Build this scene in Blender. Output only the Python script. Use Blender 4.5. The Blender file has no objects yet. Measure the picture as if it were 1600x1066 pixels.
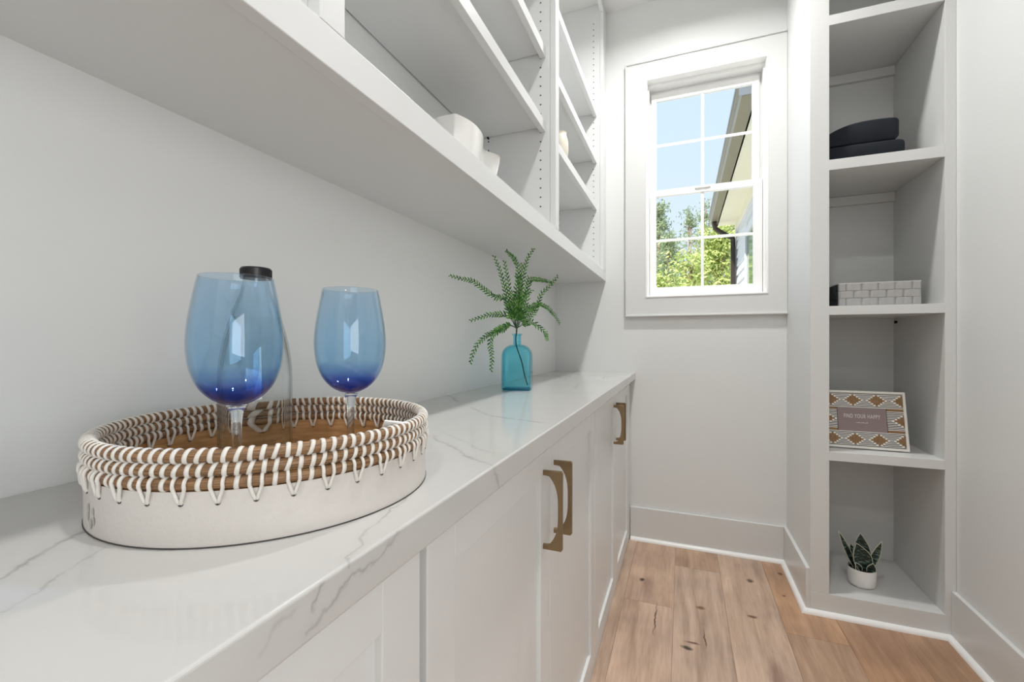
import bpy, bmesh, math, random
from mathutils import Vector, Matrix
random.seed(7)
sc = bpy.context.scene
COL = sc.collection
PI = math.pi

# ------------------------------------------------------------------ camera
cd = bpy.data.cameras.new('camera'); cam = bpy.data.objects.new('camera', cd); COL.objects.link(cam)
cd.sensor_fit = 'HORIZONTAL'; cd.sensor_width = 36.0; cd.lens = 683.0 / 1600.0 * 36.0
cd.clip_start = 0.02; cd.clip_end = 300
cam.location = (0, 0, 1.087); cam.rotation_euler = (PI / 2, 0, math.radians(21.35))
sc.camera = cam

# ------------------------------------------------------------------ world, sun, lamps, exposure
w = bpy.data.worlds.new('sky'); sc.world = w; w.use_nodes = True
nt = w.node_tree; nt.nodes.clear()
out = nt.nodes.new('ShaderNodeOutputWorld'); bg = nt.nodes.new('ShaderNodeBackground')
tc = nt.nodes.new('ShaderNodeTexCoord'); sp = nt.nodes.new('ShaderNodeSeparateXYZ'); cr = nt.nodes.new('ShaderNodeValToRGB')
nt.links.new(tc.outputs['Generated'], sp.inputs[0]); nt.links.new(sp.outputs['Z'], cr.inputs[0])
cr.color_ramp.elements[0].position = 0.0; cr.color_ramp.elements[0].color = (0.69, 0.79, 0.89, 1)
cr.color_ramp.elements[1].position = 0.7; cr.color_ramp.elements[1].color = (0.54, 0.71, 0.92, 1)
nt.links.new(cr.outputs[0], bg.inputs[0]); bg.inputs[1].default_value = 0.88
nt.links.new(bg.outputs[0], out.inputs[0])

sd = bpy.data.lights.new('sun', 'SUN'); sd.energy = 5.6; sd.angle = math.radians(1.0); sd.color = (1, 0.95, 0.86)
sun = bpy.data.objects.new('sun', sd); COL.objects.link(sun); sun.location = (0, 0, 20)
sun.rotation_euler = Vector((0.42, 0.62, -0.82)).to_track_quat('-Z', 'Y').to_euler()

def can(y, e, size=0.11, x=0.02):
    l = bpy.data.lights.new('downlight_lamp', 'AREA'); l.shape = 'DISK'; l.size = size; l.energy = e
    l.color = (1.0, 0.99, 0.975); l.spread = math.radians(156)
    o = bpy.data.objects.new('downlight_lamp', l); COL.objects.link(o); o.location = (x, y, 2.921)
can(1.80, 13.2); can(0.35, 7.6); can(-1.1, 8)
# fill lamp added in an unseen side room, shining in through an added doorway
l = bpy.data.lights.new('side_fill_light', 'AREA'); l.shape = 'RECTANGLE'; l.size = 1.3; l.size_y = 1.9; l.energy = 25; l.color = (0.97, 0.985, 1.0)
o = bpy.data.objects.new('side_fill_light', l); COL.objects.link(o); o.location = (1.55, -0.85, 1.2)
o.rotation_euler = Vector((-1, 0.0, 0)).to_track_quat('-Z', 'Z').to_euler()
sc.view_settings.view_transform = 'Standard'; sc.view_settings.look = 'None'
sc.view_settings.gamma = 1.0; sc.view_settings.use_curve_mapping = False
sc.view_settings.exposure = 0.46
cy = sc.cycles
cy.use_denoising = True
cy.max_bounces = 14; cy.diffuse_bounces = 6; cy.glossy_bounces = 6; cy.transmission_bounces = 12; cy.transparent_max_bounces = 40
cy.sample_clamp_indirect = 6.0

# ------------------------------------------------------------------ helpers
def obj(name, bm, mat, parent=None, smooth=False, auto=None, merge=False):
    me = bpy.data.meshes.new(name)
    if merge: bmesh.ops.remove_doubles(bm, verts=bm.verts, dist=1e-5)
    bm.to_mesh(me); bm.free()
    if smooth:
        me.shade_smooth() if auto is None else me.shade_smooth()
        if auto is not None:
            me.set_sharp_from_angle(angle=math.radians(auto))
    if mat: me.materials.append(mat)
    o = bpy.data.objects.new(name, me); COL.objects.link(o)
    if parent: o.parent = parent
    return o
def thing(name, label, cat, loc=(0, 0, 0), rz=0, group=None):
    o = bpy.data.objects.new(name, None); COL.objects.link(o); o.location = loc; o.rotation_euler = (0, 0, rz)
    o.empty_display_size = 0.05
    o['label'] = label; o['category'] = cat
    if group: o['group'] = group
    return o
def tag(o, label, cat, group=None):
    o['label'] = label; o['category'] = cat
    if group: o['group'] = group
    return o
def struct(name, bm=None, mat=None, parent=None, label=None):
    if bm is None:
        o = bpy.data.objects.new(name, None); COL.objects.link(o); o.empty_display_size = 0.05
    else: o = obj(name, bm, mat, parent)
    o['kind'] = 'structure'
    if label: o['label'] = label
    return o
def box(bm, x0, x1, y0, y1, z0, z1, bev=0.0, seg=2):
    vs = [bm.verts.new(p) for p in ((x0, y0, z0), (x1, y0, z0), (x1, y1, z0), (x0, y1, z0), (x0, y0, z1), (x1, y0, z1), (x1, y1, z1), (x0, y1, z1))]
    fs = [bm.faces.new([vs[i] for i in f]) for f in ((3, 2, 1, 0), (4, 5, 6, 7), (0, 1, 5, 4), (1, 2, 6, 5), (2, 3, 7, 6), (3, 0, 4, 7))]
    if bev > 0:
        es = list({e for f in fs for e in f.edges})
        bmesh.ops.bevel(bm, geom=es, offset=bev, segments=seg, affect='EDGES', profile=0.5)
def bx(*a, **k):
    bm = bmesh.new(); box(bm, *a, **k); return bm
def prism(bm, pts, axis, a, b):
    """extrude a 2D polygon along an axis; pts are in the other two axes (in x,y,z order)"""
    def P(p, t):
        return (t, p[0], p[1]) if axis == 'x' else ((p[0], t, p[1]) if axis == 'y' else (p[0], p[1], t))
    A = [bm.verts.new(P(p, a)) for p in pts]; B = [bm.verts.new(P(p, b)) for p in pts]
    n = len(pts)
    bm.faces.new(A[::-1]); bm.faces.new(B)
    for i in range(n):
        bm.faces.new((A[i], A[(i + 1) % n], B[(i + 1) % n], B[i]))
    bmesh.ops.recalc_face_normals(bm, faces=bm.faces)
def lathe(bm, prof, n=48, close=False):
    """prof: list of (r,z); r==0 makes a pole"""
    rings = []
    for r, z in prof:
        if r < 1e-6: rings.append([bm.verts.new((0, 0, z))])
        else: rings.append([bm.verts.new((r * math.cos(2 * PI * i / n), r * math.sin(2 * PI * i / n), z)) for i in range(n)])
    pairs = list(zip(rings[:-1], rings[1:]))
    if close: pairs.append((rings[-1], rings[0]))
    for A, B in pairs:
        if len(A) == 1 and len(B) == 1: continue
        for i in range(n):
            j = (i + 1) % n
            if len(A) == 1: bm.faces.new((A[0], B[j], B[i]))
            elif len(B) == 1: bm.faces.new((A[i], A[j], B[0]))
            else: bm.faces.new((A[i], A[j], B[j], B[i]))
    bmesh.ops.recalc_face_normals(bm, faces=bm.faces)
def tube(bm, pts, r, n=6, cap=True):
    pts = [Vector(p) for p in pts]; rr = r if hasattr(r, '__len__') else [r] * len(pts)
    rings = []; up = None
    for i, p in enumerate(pts):
        d = (pts[min(i + 1, len(pts) - 1)] - pts[max(i - 1, 0)]).normalized()
        if up is None:
            up = Vector((0, 0, 1)) if abs(d.z) < 0.9 else Vector((1, 0, 0))
        s = d.cross(up).normalized(); up = s.cross(d).normalized()
        rings.append([bm.verts.new(p + (s * math.cos(2 * PI * k / n) + up * math.sin(2 * PI * k / n)) * rr[i]) for k in range(n)])
    for A, B in zip(rings[:-1], rings[1:]):
        for k in range(n): bm.faces.new((A[k], A[(k + 1) % n], B[(k + 1) % n], B[k]))
    if cap:
        bm.faces.new(rings[0][::-1]); bm.faces.new(rings[-1])
def spline(pts, k=6):
    P = [Vector(p) for p in pts]; P = [P[0] * 2 - P[1]] + P + [P[-1] * 2 - P[-2]]; o = []
    for i in range(1, len(P) - 2):
        for j in range(k):
            t = j / k; a, b, c, d = P[i - 1:i + 3]
            o.append(0.5 * ((2 * b) + (c - a) * t + (2 * a - 5 * b + 4 * c - d) * t * t + (3 * b - a - 3 * c + d) * t ** 3))
    o.append(P[-2]); return o
def shift(bm, x, y, z):
    bmesh.ops.translate(bm, verts=bm.verts, vec=(x, y, z)); return bm

# ------------------------------------------------------------------ materials
def mat(name, col, rough=0.5, metal=0.0, spec=0.5, coat=0.0, sheen=0.0, noise=0.0, nscale=40.0, bump=0.0, bscale=300.0):
    m = bpy.data.materials.new(name); m.use_nodes = True; n = m.node_tree.nodes; L = m.node_tree.links
    b = n['Principled BSDF']; b.inputs['Base Color'].default_value = (*col, 1); b.inputs['Roughness'].default_value = rough
    b.inputs['Metallic'].default_value = metal; b.inputs['Specular IOR Level'].default_value = spec
    b.inputs['Coat Weight'].default_value = coat; b.inputs['Sheen Weight'].default_value = sheen
    t = n.new('ShaderNodeTexCoord')
    if noise > 0:
        x = n.new('ShaderNodeTexNoise'); x.inputs['Scale'].default_value = nscale; x.inputs['Detail'].default_value = 4
        L.new(t.outputs['Object'], x.inputs['Vector'])
        mx = n.new('ShaderNodeMix'); mx.data_type = 'RGBA'
        mx.inputs['A'].default_value = (*[c * (1 - noise) for c in col], 1); mx.inputs['B'].default_value = (*[min(1, c * (1 + noise)) for c in col], 1)
        L.new(x.outputs['Fac'], mx.inputs['Factor']); L.new(mx.outputs['Result'], b.inputs['Base Color'])
    if bump > 0:
        x = n.new('ShaderNodeTexNoise'); x.inputs['Scale'].default_value = bscale; x.inputs['Detail'].default_value = 3
        L.new(t.outputs['Object'], x.inputs['Vector'])
        bp = n.new('ShaderNodeBump'); bp.inputs['Strength'].default_value = bump; bp.inputs['Distance'].default_value = 0.002
        L.new(x.outputs['Fac'], bp.inputs['Height']); L.new(bp.outputs[0], b.inputs['Normal'])
    return m
WALLC = (0.722, 0.732, 0.725)
M_wall = mat('wall_paint', WALLC, 0.55, noise=0.012, nscale=3, bump=0.05, bscale=450)
M_ceil = mat('ceiling_paint', (0.74, 0.74, 0.73), 0.8, noise=0.01, nscale=3)
M_trim = mat('trim_paint', (0.675, 0.68, 0.67), 0.32, noise=0.01, nscale=5)
M_white = mat('white_trim_paint', (0.86, 0.86, 0.85), 0.3, noise=0.01, nscale=5)
M_cab = mat('cabinet_paint', (0.725, 0.735, 0.732), 0.33, noise=0.01, nscale=5)
M_cabin = mat('cabinet_recess_paint', (0.30, 0.28, 0.25), 0.6, noise=0.02)
M_vinyl = mat('white_window_vinyl', (0.92, 0.92, 0.91), 0.35, noise=0.01)
M_hole = mat('dark_hole', (0.06, 0.055, 0.05), 0.9, noise=0.1)
M_brass = mat('brushed_bronze', (0.30, 0.22, 0.13), 0.40, metal=1.0, noise=0.12, nscale=60)
M_navy = mat('navy_cloth', (0.006, 0.009, 0.015), 0.95, noise=0.2, nscale=500, bump=0.5, bscale=900)
M_black = mat('black_plastic', (0.008, 0.008, 0.012), 0.35, noise=0.1)
M_ceramic = mat('white_glazed_ceramic', (0.84, 0.83, 0.80), 0.08, coat=0.5, noise=0.01)
M_pot = mat('matte_white_ceramic', (0.80, 0.79, 0.77), 0.45, noise=0.02)
M_soil = mat('dark_soil', (0.018, 0.014, 0.012), 0.95, noise=0.6, nscale=300, bump=1.0, bscale=400)
M_cord = mat('white_cord', (0.72, 0.69, 0.64), 0.6, noise=0.06, nscale=200, bump=0.3, bscale=900)
M_screw = mat('black_screw', (0.01, 0.01, 0.01), 0.4, metal=0.6, noise=0.1)
M_gutter = mat('bronze_gutter_metal', (0.21, 0.19, 0.13), 0.4, metal=0.2, noise=0.05)
M_gutface = mat('grey_drip_edge', (0.20, 0.22, 0.24), 0.4, metal=0.3, noise=0.05)
M_spout = mat('dark_bronze_downspout', (0.045, 0.035, 0.028), 0.4, metal=0.4, noise=0.05)
M_soffit = mat('cream_soffit', (0.72, 0.69, 0.56), 0.6, noise=0.03)
M_siding = mat('white_lap_siding', (0.62, 0.64, 0.67), 0.6, noise=0.03)
M_shingle = mat('grey_roof_shingle', (0.12, 0.12, 0.12), 0.9, noise=0.3, nscale=30)
M_bounce_ground = mat('bounce_ground', (0.66, 0.64, 0.56), 0.9, noise=0.1, nscale=2)  # unseen ground, made pale to bounce sunlight up to soffit and window
M_bark = mat('pine_bark', (0.30, 0.20, 0.15), 0.9, noise=0.3, nscale=12)

def leafmat(name, c1, c2, trans=0.35):
    m = bpy.data.materials.new(name); m.use_nodes = True; n = m.node_tree.nodes; L = m.node_tree.links
    b = n['Principled BSDF']; b.inputs['Roughness'].default_value = 0.55
    g = n.new('ShaderNodeNewGeometry'); r = n.new('ShaderNodeValToRGB')
    r.color_ramp.elements[0].color = (*c1, 1); r.color_ramp.elements[1].color = (*c2, 1)
    L.new(g.outputs['Random Per Island'], r.inputs[0]); L.new(r.outputs[0], b.inputs['Base Color'])
    if trans > 0:
        t = n.new('ShaderNodeBsdfTranslucent'); L.new(r.outputs[0], t.inputs[0])
        mx = n.new('ShaderNodeMixShader'); mx.inputs[0].default_value = trans
        L.new(b.outputs[0], mx.inputs[1]); L.new(t.outputs[0], mx.inputs[2])
        L.new(mx.outputs[0], n['Material Output'].inputs[0])
    return m
M_treeA = leafmat('pine_needles', (0.18, 0.25, 0.12), (0.46, 0.52, 0.32))
M_treeB = leafmat('yellow_green_leaves', (0.26, 0.36, 0.08), (0.70, 0.74, 0.30))
M_treeC = leafmat('mid_green_leaves', (0.14, 0.22, 0.05), (0.48, 0.55, 0.20))
M_fern = leafmat('fern_green', (0.025, 0.15, 0.03), (0.24, 0.52, 0.11), 0.3)
M_stem = mat('fern_stem_green', (0.02, 0.07, 0.02), 0.5, noise=0.2)

def thin_glass(name, build_color, rough=0.0, fmin=0.04, fscale=0.75):
    """transparent tint + fresnel reflection: a thin wall of glass, one surface"""
    m = bpy.data.materials.new(name); m.use_nodes = True; n = m.node_tree.nodes; L = m.node_tree.links; n.clear()
    o = n.new('ShaderNodeOutputMaterial'); t = n.new('ShaderNodeBsdfTransparent'); g = n.new('ShaderNodeBsdfGlossy')
    g.inputs['Roughness'].default_value = rough
    lw = n.new('ShaderNodeLayerWeight'); lw.inputs['Blend'].default_value = 0.5
    pw = n.new('ShaderNodeMath'); pw.operation = 'POWER'; pw.inputs[1].default_value = 4.0
    L.new(lw.outputs['Facing'], pw.inputs[0])
    sc_ = n.new('ShaderNodeMath'); sc_.operation = 'MULTIPLY_ADD'; sc_.inputs[1].default_value = fscale; sc_.inputs[2].default_value = fmin
    L.new(pw.outputs[0], sc_.inputs[0])
    mx = n.new('ShaderNodeMixShader'); L.new(sc_.outputs[0], mx.inputs[0])
    L.new(t.outputs[0], mx.inputs[1]); L.new(g.outputs[0], mx.inputs[2]); L.new(mx.outputs[0], o.inputs[0])
    build_color(n, L, t)
    return m
def plain(c):
    def f(n, L, t): t.inputs[0].default_value = (*c, 1)
    return f
def edge_dark(c, e, power=2.0):
    """longer path through the wall at grazing angles: deeper tint"""
    def f(n, L, t):
        lw = n.new('ShaderNodeLayerWeight'); lw.inputs['Blend'].default_value = 0.5
        p = n.new('ShaderNodeMath'); p.operation = 'POWER'; p.inputs[1].default_value = power; L.new(lw.outputs['Facing'], p.inputs[0])
        mx = n.new('ShaderNodeMix'); mx.data_type = 'RGBA'; mx.inputs['A'].default_value = (*c, 1); mx.inputs['B'].default_value = (*e, 1)
        L.new(p.outputs[0], mx.inputs['Factor']); L.new(mx.outputs['Result'], t.inputs[0])
    return f
def bowl_tint(n, L, t):
    tcn = n.new('ShaderNodeTexCoord'); s = n.new('ShaderNodeSeparateXYZ'); r = n.new('ShaderNodeValToRGB')
    mr = n.new('ShaderNodeMapRange'); mr.inputs[1].default_value = 0.105; mr.inputs[2].default_value = 0.225
    L.new(tcn.outputs['Object'], s.inputs[0]); L.new(s.outputs['Z'], mr.inputs[0]); L.new(mr.outputs[0], r.inputs[0])
    e = r.color_ramp.elements
    e[0].position = 0.0; e[0].color = (0.28, 0.36, 0.70, 1); e[1].position = 1.0; e[1].color = (0.855, 0.935, 1.0, 1)
    for p, c in ((0.10, (0.45, 0.57, 0.86, 1)), (0.18, (0.66, 0.79, 0.95, 1)), (0.30, (0.79, 0.91, 0.995, 1))):
        k = e.new(p); k.color = c
    L.new(r.outputs[0], t.inputs[0])
M_blue = thin_glass('blue_tinted_bowl_glass', bowl_tint)
M_clear_thin = thin_glass('clear_thin_glass', edge_dark((0.985, 0.99, 0.99), (0.60, 0.64, 0.66), 4))
M_pane = thin_glass('window_pane_glass', plain((0.985, 0.99, 0.99)), fmin=0.0, fscale=0.3)
M_vase = thin_glass('aqua_bottle_glass', edge_dark((0.66, 0.95, 1.0), (0.22, 0.70, 0.85), 3))
M_vase_base = thin_glass('thick_aqua_base_glass', edge_dark((0.18, 0.60, 0.72), (0.08, 0.42, 0.55), 2))
def solid_glass(name, col, ior):
    m = bpy.data.materials.new(name); m.use_nodes = True; n = m.node_tree.nodes; L = m.node_tree.links; n.clear()
    o = n.new('ShaderNodeOutputMaterial'); g = n.new('ShaderNodeBsdfGlass'); g.inputs['IOR'].default_value = ior
    g.inputs['Color'].default_value = (*col, 1); g.inputs['Roughness'].default_value = 0.0
    L.new(g.outputs[0], o.inputs[0]); return m
M_clear = solid_glass('clear_solid_glass', (0.97, 0.98, 0.98), 1.47)
M_water = solid_glass('water', (0.98, 0.99, 0.99), 1.333)
M_darkpane = mat('reflective_dark_pane', (0.06, 0.12, 0.07), 0.05, spec=0.9, noise=0.3, nscale=4)

# wood planks: world-space grain, one tint per plank through the object colour
def wood_floor():
    m = bpy.data.materials.new('oak_plank'); m.use_nodes = True; n = m.node_tree.nodes; L = m.node_tree.links
    b = n['Principled BSDF']; b.inputs['Roughness'].default_value = 0.42
    oi = n.new('ShaderNodeObjectInfo'); geo = n.new('ShaderNodeNewGeometry')
    add = n.new('ShaderNodeVectorMath'); add.operation = 'MULTIPLY_ADD'
    comb = n.new('ShaderNodeCombineXYZ')
    mul = n.new('ShaderNodeMath'); mul.operation = 'MULTIPLY'; mul.inputs[1].default_value = 7.3; L.new(oi.outputs['Alpha'], mul.inputs[0])
    L.new(mul.outputs[0], comb.inputs['Z']); L.new(mul.outputs[0], comb.inputs['Y'])
    add.inputs[1].default_value = (1, 1, 0); L.new(geo.outputs['Position'], add.inputs[0]); L.new(comb.outputs[0], add.inputs[2])
    mp = n.new('ShaderNodeMapping'); mp.inputs['Scale'].default_value = (1.0, 0.085, 1); L.new(add.outputs[0], mp.inputs[0])
    n1 = n.new('ShaderNodeTexNoise'); n1.inputs['Scale'].default_value = 26; n1.inputs['Detail'].default_value = 6; n1.inputs['Distortion'].default_value = 0.5
    L.new(mp.outputs[0], n1.inputs['Vector'])
    n2 = n.new('ShaderNodeTexNoise'); n2.inputs['Scale'].default_value = 150; n2.inputs['Detail'].default_value = 3; L.new(mp.outputs[0], n2.inputs['Vector'])
    n3 = n.new('ShaderNodeTexNoise'); n3.inputs['Scale'].default_value = 5; n3.inputs['Detail'].default_value = 2; L.new(add.outputs[0], n3.inputs['Vector'])
    r = n.new('ShaderNodeValToRGB'); e = r.color_ramp.elements
    e[0].position = 0.30; e[0].color = (0.40, 0.28, 0.20, 1); e[1].position = 0.72; e[1].color = (0.63, 0.47, 0.36, 1)
    k = e.new(0.5); k.color = (0.53, 0.385, 0.285, 1)
    L.new(n1.outputs['Fac'], r.inputs[0])
    def mixm(a, bcol, fac, mode='MULTIPLY'):
        x = n.new('ShaderNodeMix'); x.data_type = 'RGBA'; x.blend_type = mode
        L.new(a, x.inputs['A'])
        if isinstance(bcol, tuple): x.inputs['B'].default_value = bcol
        else: L.new(bcol, x.inputs['B'])
        if isinstance(fac, float): x.inputs['Factor'].default_value = fac
        else: L.new(fac, x.inputs['Factor'])
        return x.outputs['Result']
    r2 = n.new('ShaderNodeValToRGB'); r2.color_ramp.elements[0].position = 0.35; r2.color_ramp.elements[0].color = (0.88, 0.87, 0.86, 1); r2.color_ramp.elements[1].position = 0.6; r2.color_ramp.elements[1].color = (1, 1, 1, 1)
    L.new(n2.outputs['Fac'], r2.inputs[0])
    r3 = n.new('ShaderNodeValToRGB'); r3.color_ramp.elements[0].position = 0.35; r3.color_ramp.elements[0].color = (0.85, 0.83, 0.84, 1); r3.color_ramp.elements[1].position = 0.65; r3.color_ramp.elements[1].color = (1.08, 1.06, 1.04, 1)
    L.new(n3.outputs['Fac'], r3.inputs[0])
    c = mixm(r.outputs[0], r2.outputs[0], 1.0); c = mixm(c, r3.outputs[0], 1.0); c = mixm(c, oi.outputs['Color'], 1.0)
    # knots and dark checks at fixed spots of the boards
    wn = n.new('ShaderNodeTexNoise'); wn.inputs['Scale'].default_value = 30; L.new(geo.outputs['Position'], wn.inputs['Vector'])
    ws = n.new('ShaderNodeVectorMath'); ws.operation = 'MULTIPLY_ADD'; ws.inputs[1].default_value = (0.02, 0.02, 0); L.new(wn.outputs['Color'], ws.inputs[0]); L.new(geo.outputs['Position'], ws.inputs[2])
    for (x, y, sx, sy, dk) in ((0.013, 1.669, 0.019, 0.009, (0.035, 0.035, 0.04, 1)), (0.032, 1.70, 0.026, 0.006, (0.25, 0.16, 0.12, 1)), (-0.174, 2.069, 0.011, 0.013, (0.10, 0.06, 0.05, 1)), (-0.145, 2.03, 0.03, 0.08, (0.72, 0.68, 0.68, 1)),
                               (0.284, 2.236, 0.013, 0.018, (0.16, 0.09, 0.06, 1)), (0.256, 1.95, 0.016, 0.010, (0.28, 0.17, 0.12, 1)), (0.068, 1.938, 0.014, 0.010, (0.35, 0.22, 0.16, 1)),
                               (0.423, 2.355, 0.010, 0.012, (0.22, 0.12, 0.08, 1)), (-0.101, 1.80, 0.003, 0.09, (0.12, 0.08, 0.07, 1)), (0.075, 1.74, 0.003, 0.05, (0.2, 0.13, 0.1, 1)),
                               (0.285, 1.62, 0.025, 0.09, (0.62, 0.56, 0.55, 1)), (0.40, 2.16, 0.006, 0.008, (0.3, 0.18, 0.12, 1))):
        s = n.new('ShaderNodeVectorMath'); s.operation = 'SUBTRACT'; s.inputs[1].default_value = (x + 0.01, y + 0.01, 0); L.new(ws.outputs[0], s.inputs[0])
        v = n.new('ShaderNodeVectorMath'); v.operation = 'MULTIPLY'; v.inputs[1].default_value = (1 / sx, 1 / sy, 0); L.new(s.outputs[0], v.inputs[0])
        ln = n.new('ShaderNodeVectorMath'); ln.operation = 'LENGTH'; L.new(v.outputs[0], ln.inputs[0])
        mr = n.new('ShaderNodeMapRange'); mr.inputs[1].default_value = 0.5; mr.inputs[2].default_value = 1.35; mr.inputs[3].default_value = 0.92; mr.inputs[4].default_value = 0.0
        L.new(ln.outputs['Value'], mr.inputs[0]); c = mixm(c, dk, mr.outputs[0])
    L.new(c, b.inputs['Base Color'])
    bp = n.new('ShaderNodeBump'); bp.inputs['Strength'].default_value = 0.08; bp.inputs['Distance'].default_value = 0.001
    L.new(n2.outputs['Fac'], bp.inputs['Height']); L.new(bp.outputs[0], b.inputs['Normal'])
    return m
M_oak = wood_floor()

def grain(name, c1, c2, axis_scale, rough=0.45, scale=30):
    m = bpy.data.materials.new(name); m.use_nodes = True; n = m.node_tree.nodes; L = m.node_tree.links
    b = n['Principled BSDF']; b.inputs['Roughness'].default_value = rough
    t = n.new('ShaderNodeTexCoord'); mp = n.new('ShaderNodeMapping'); mp.inputs['Scale'].default_value = axis_scale; L.new(t.outputs['Object'], mp.inputs[0])
    x = n.new('ShaderNodeTexNoise'); x.inputs['Scale'].default_value = scale; x.inputs['Detail'].default_value = 5; L.new(mp.outputs[0], x.inputs['Vector'])
    r = n.new('ShaderNodeValToRGB'); r.color_ramp.elements[0].position = 0.35; r.color_ramp.elements[0].color = (*c1, 1); r.color_ramp.elements[1].position = 0.65; r.color_ramp.elements[1].color = (*c2, 1)
    L.new(x.outputs['Fac'], r.inputs[0]); L.new(r.outputs[0], b.inputs['Base Color']); return m
M_traywood = grain('tray_inner_wood', (0.36, 0.19, 0.075), (0.56, 0.33, 0.15), (1, 1, 8), scale=25)
M_trayfloor = grain('tray_floor_wood', (0.36, 0.19, 0.075), (0.56, 0.33, 0.15), (8, 1, 1), scale=20)
M_reed = grain('brown_reed_coil', (0.10, 0.052, 0.022), (0.33, 0.18, 0.08), (1, 1, 30), scale=45, rough=0.5)
M_traywhite = mat('whitewashed_wood', (0.61, 0.575, 0.54), 0.5, noise=0.04, nscale=8, bump=0.2, bscale=200)

M_oak_plain = grain('added_room_oak', (0.27, 0.175, 0.12), (0.44, 0.315, 0.235), (1, 0.08, 1), scale=26)
# quartz with thin grey veins; the vein plan continues over the front edge
VEINS = [
 ([(-0.440, 0.120), (-0.466, 0.162), (-0.475, 0.177), (-0.494, 0.201), (-0.506, 0.224), (-0.55, 0.29)], 0.0017, 0.75),
 ([(-0.385, 0.100), (-0.416, 0.161), (-0.451, 0.214)], 0.0010, 0.40),
 ([(-0.290, 0.42), (-0.272, 0.345), (-0.269, 0.314), (-0.257, 0.300), (-0.251, 0.277), (-0.243, 0.271)], 0.0013, 0.50),
 ([(-0.42, 0.690), (-0.400, 0.662), (-0.354, 0.633), (-0.310, 0.595), (-0.244, 0.555), (-0.206, 0.574)], 0.0022, 0.45),
 ([(-0.428, 0.726), (-0.394, 0.706), (-0.320, 0.646), (-0.275, 0.617)], 0.0014, 0.35),
 ([(-0.515, 1.023), (-0.424, 0.928), (-0.368, 0.907), (-0.271, 0.885)], 0.0022, 0.45),
 ([(-0.70, 1.22), (-0.665, 1.187), (-0.585, 1.093)], 0.003, 0.45),
 ([(-0.241, 0.243), (-0.237, 0.241), (-0.226, 0.235)], 0.0010, 0.5),
 ([(-0.241, 0.335), (-0.229, 0.304), (-0.232, 0.275), (-0.223, 0.262), (-0.215, 0.228)], 0.0013, 0.5),
 ([(-0.238, 0.217), (-0.233, 0.205), (-0.225, 0.194)], 0.0015, 0.5),
 ([(-0.36, 1.55), (-0.40, 1.75), (-0.33, 2.0), (-0.36, 2.3)], 0.003, 0.3),
 ([(-0.62, 1.7), (-0.5, 1.95), (-0.52, 2.2)], 0.003, 0.3),
]
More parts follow.
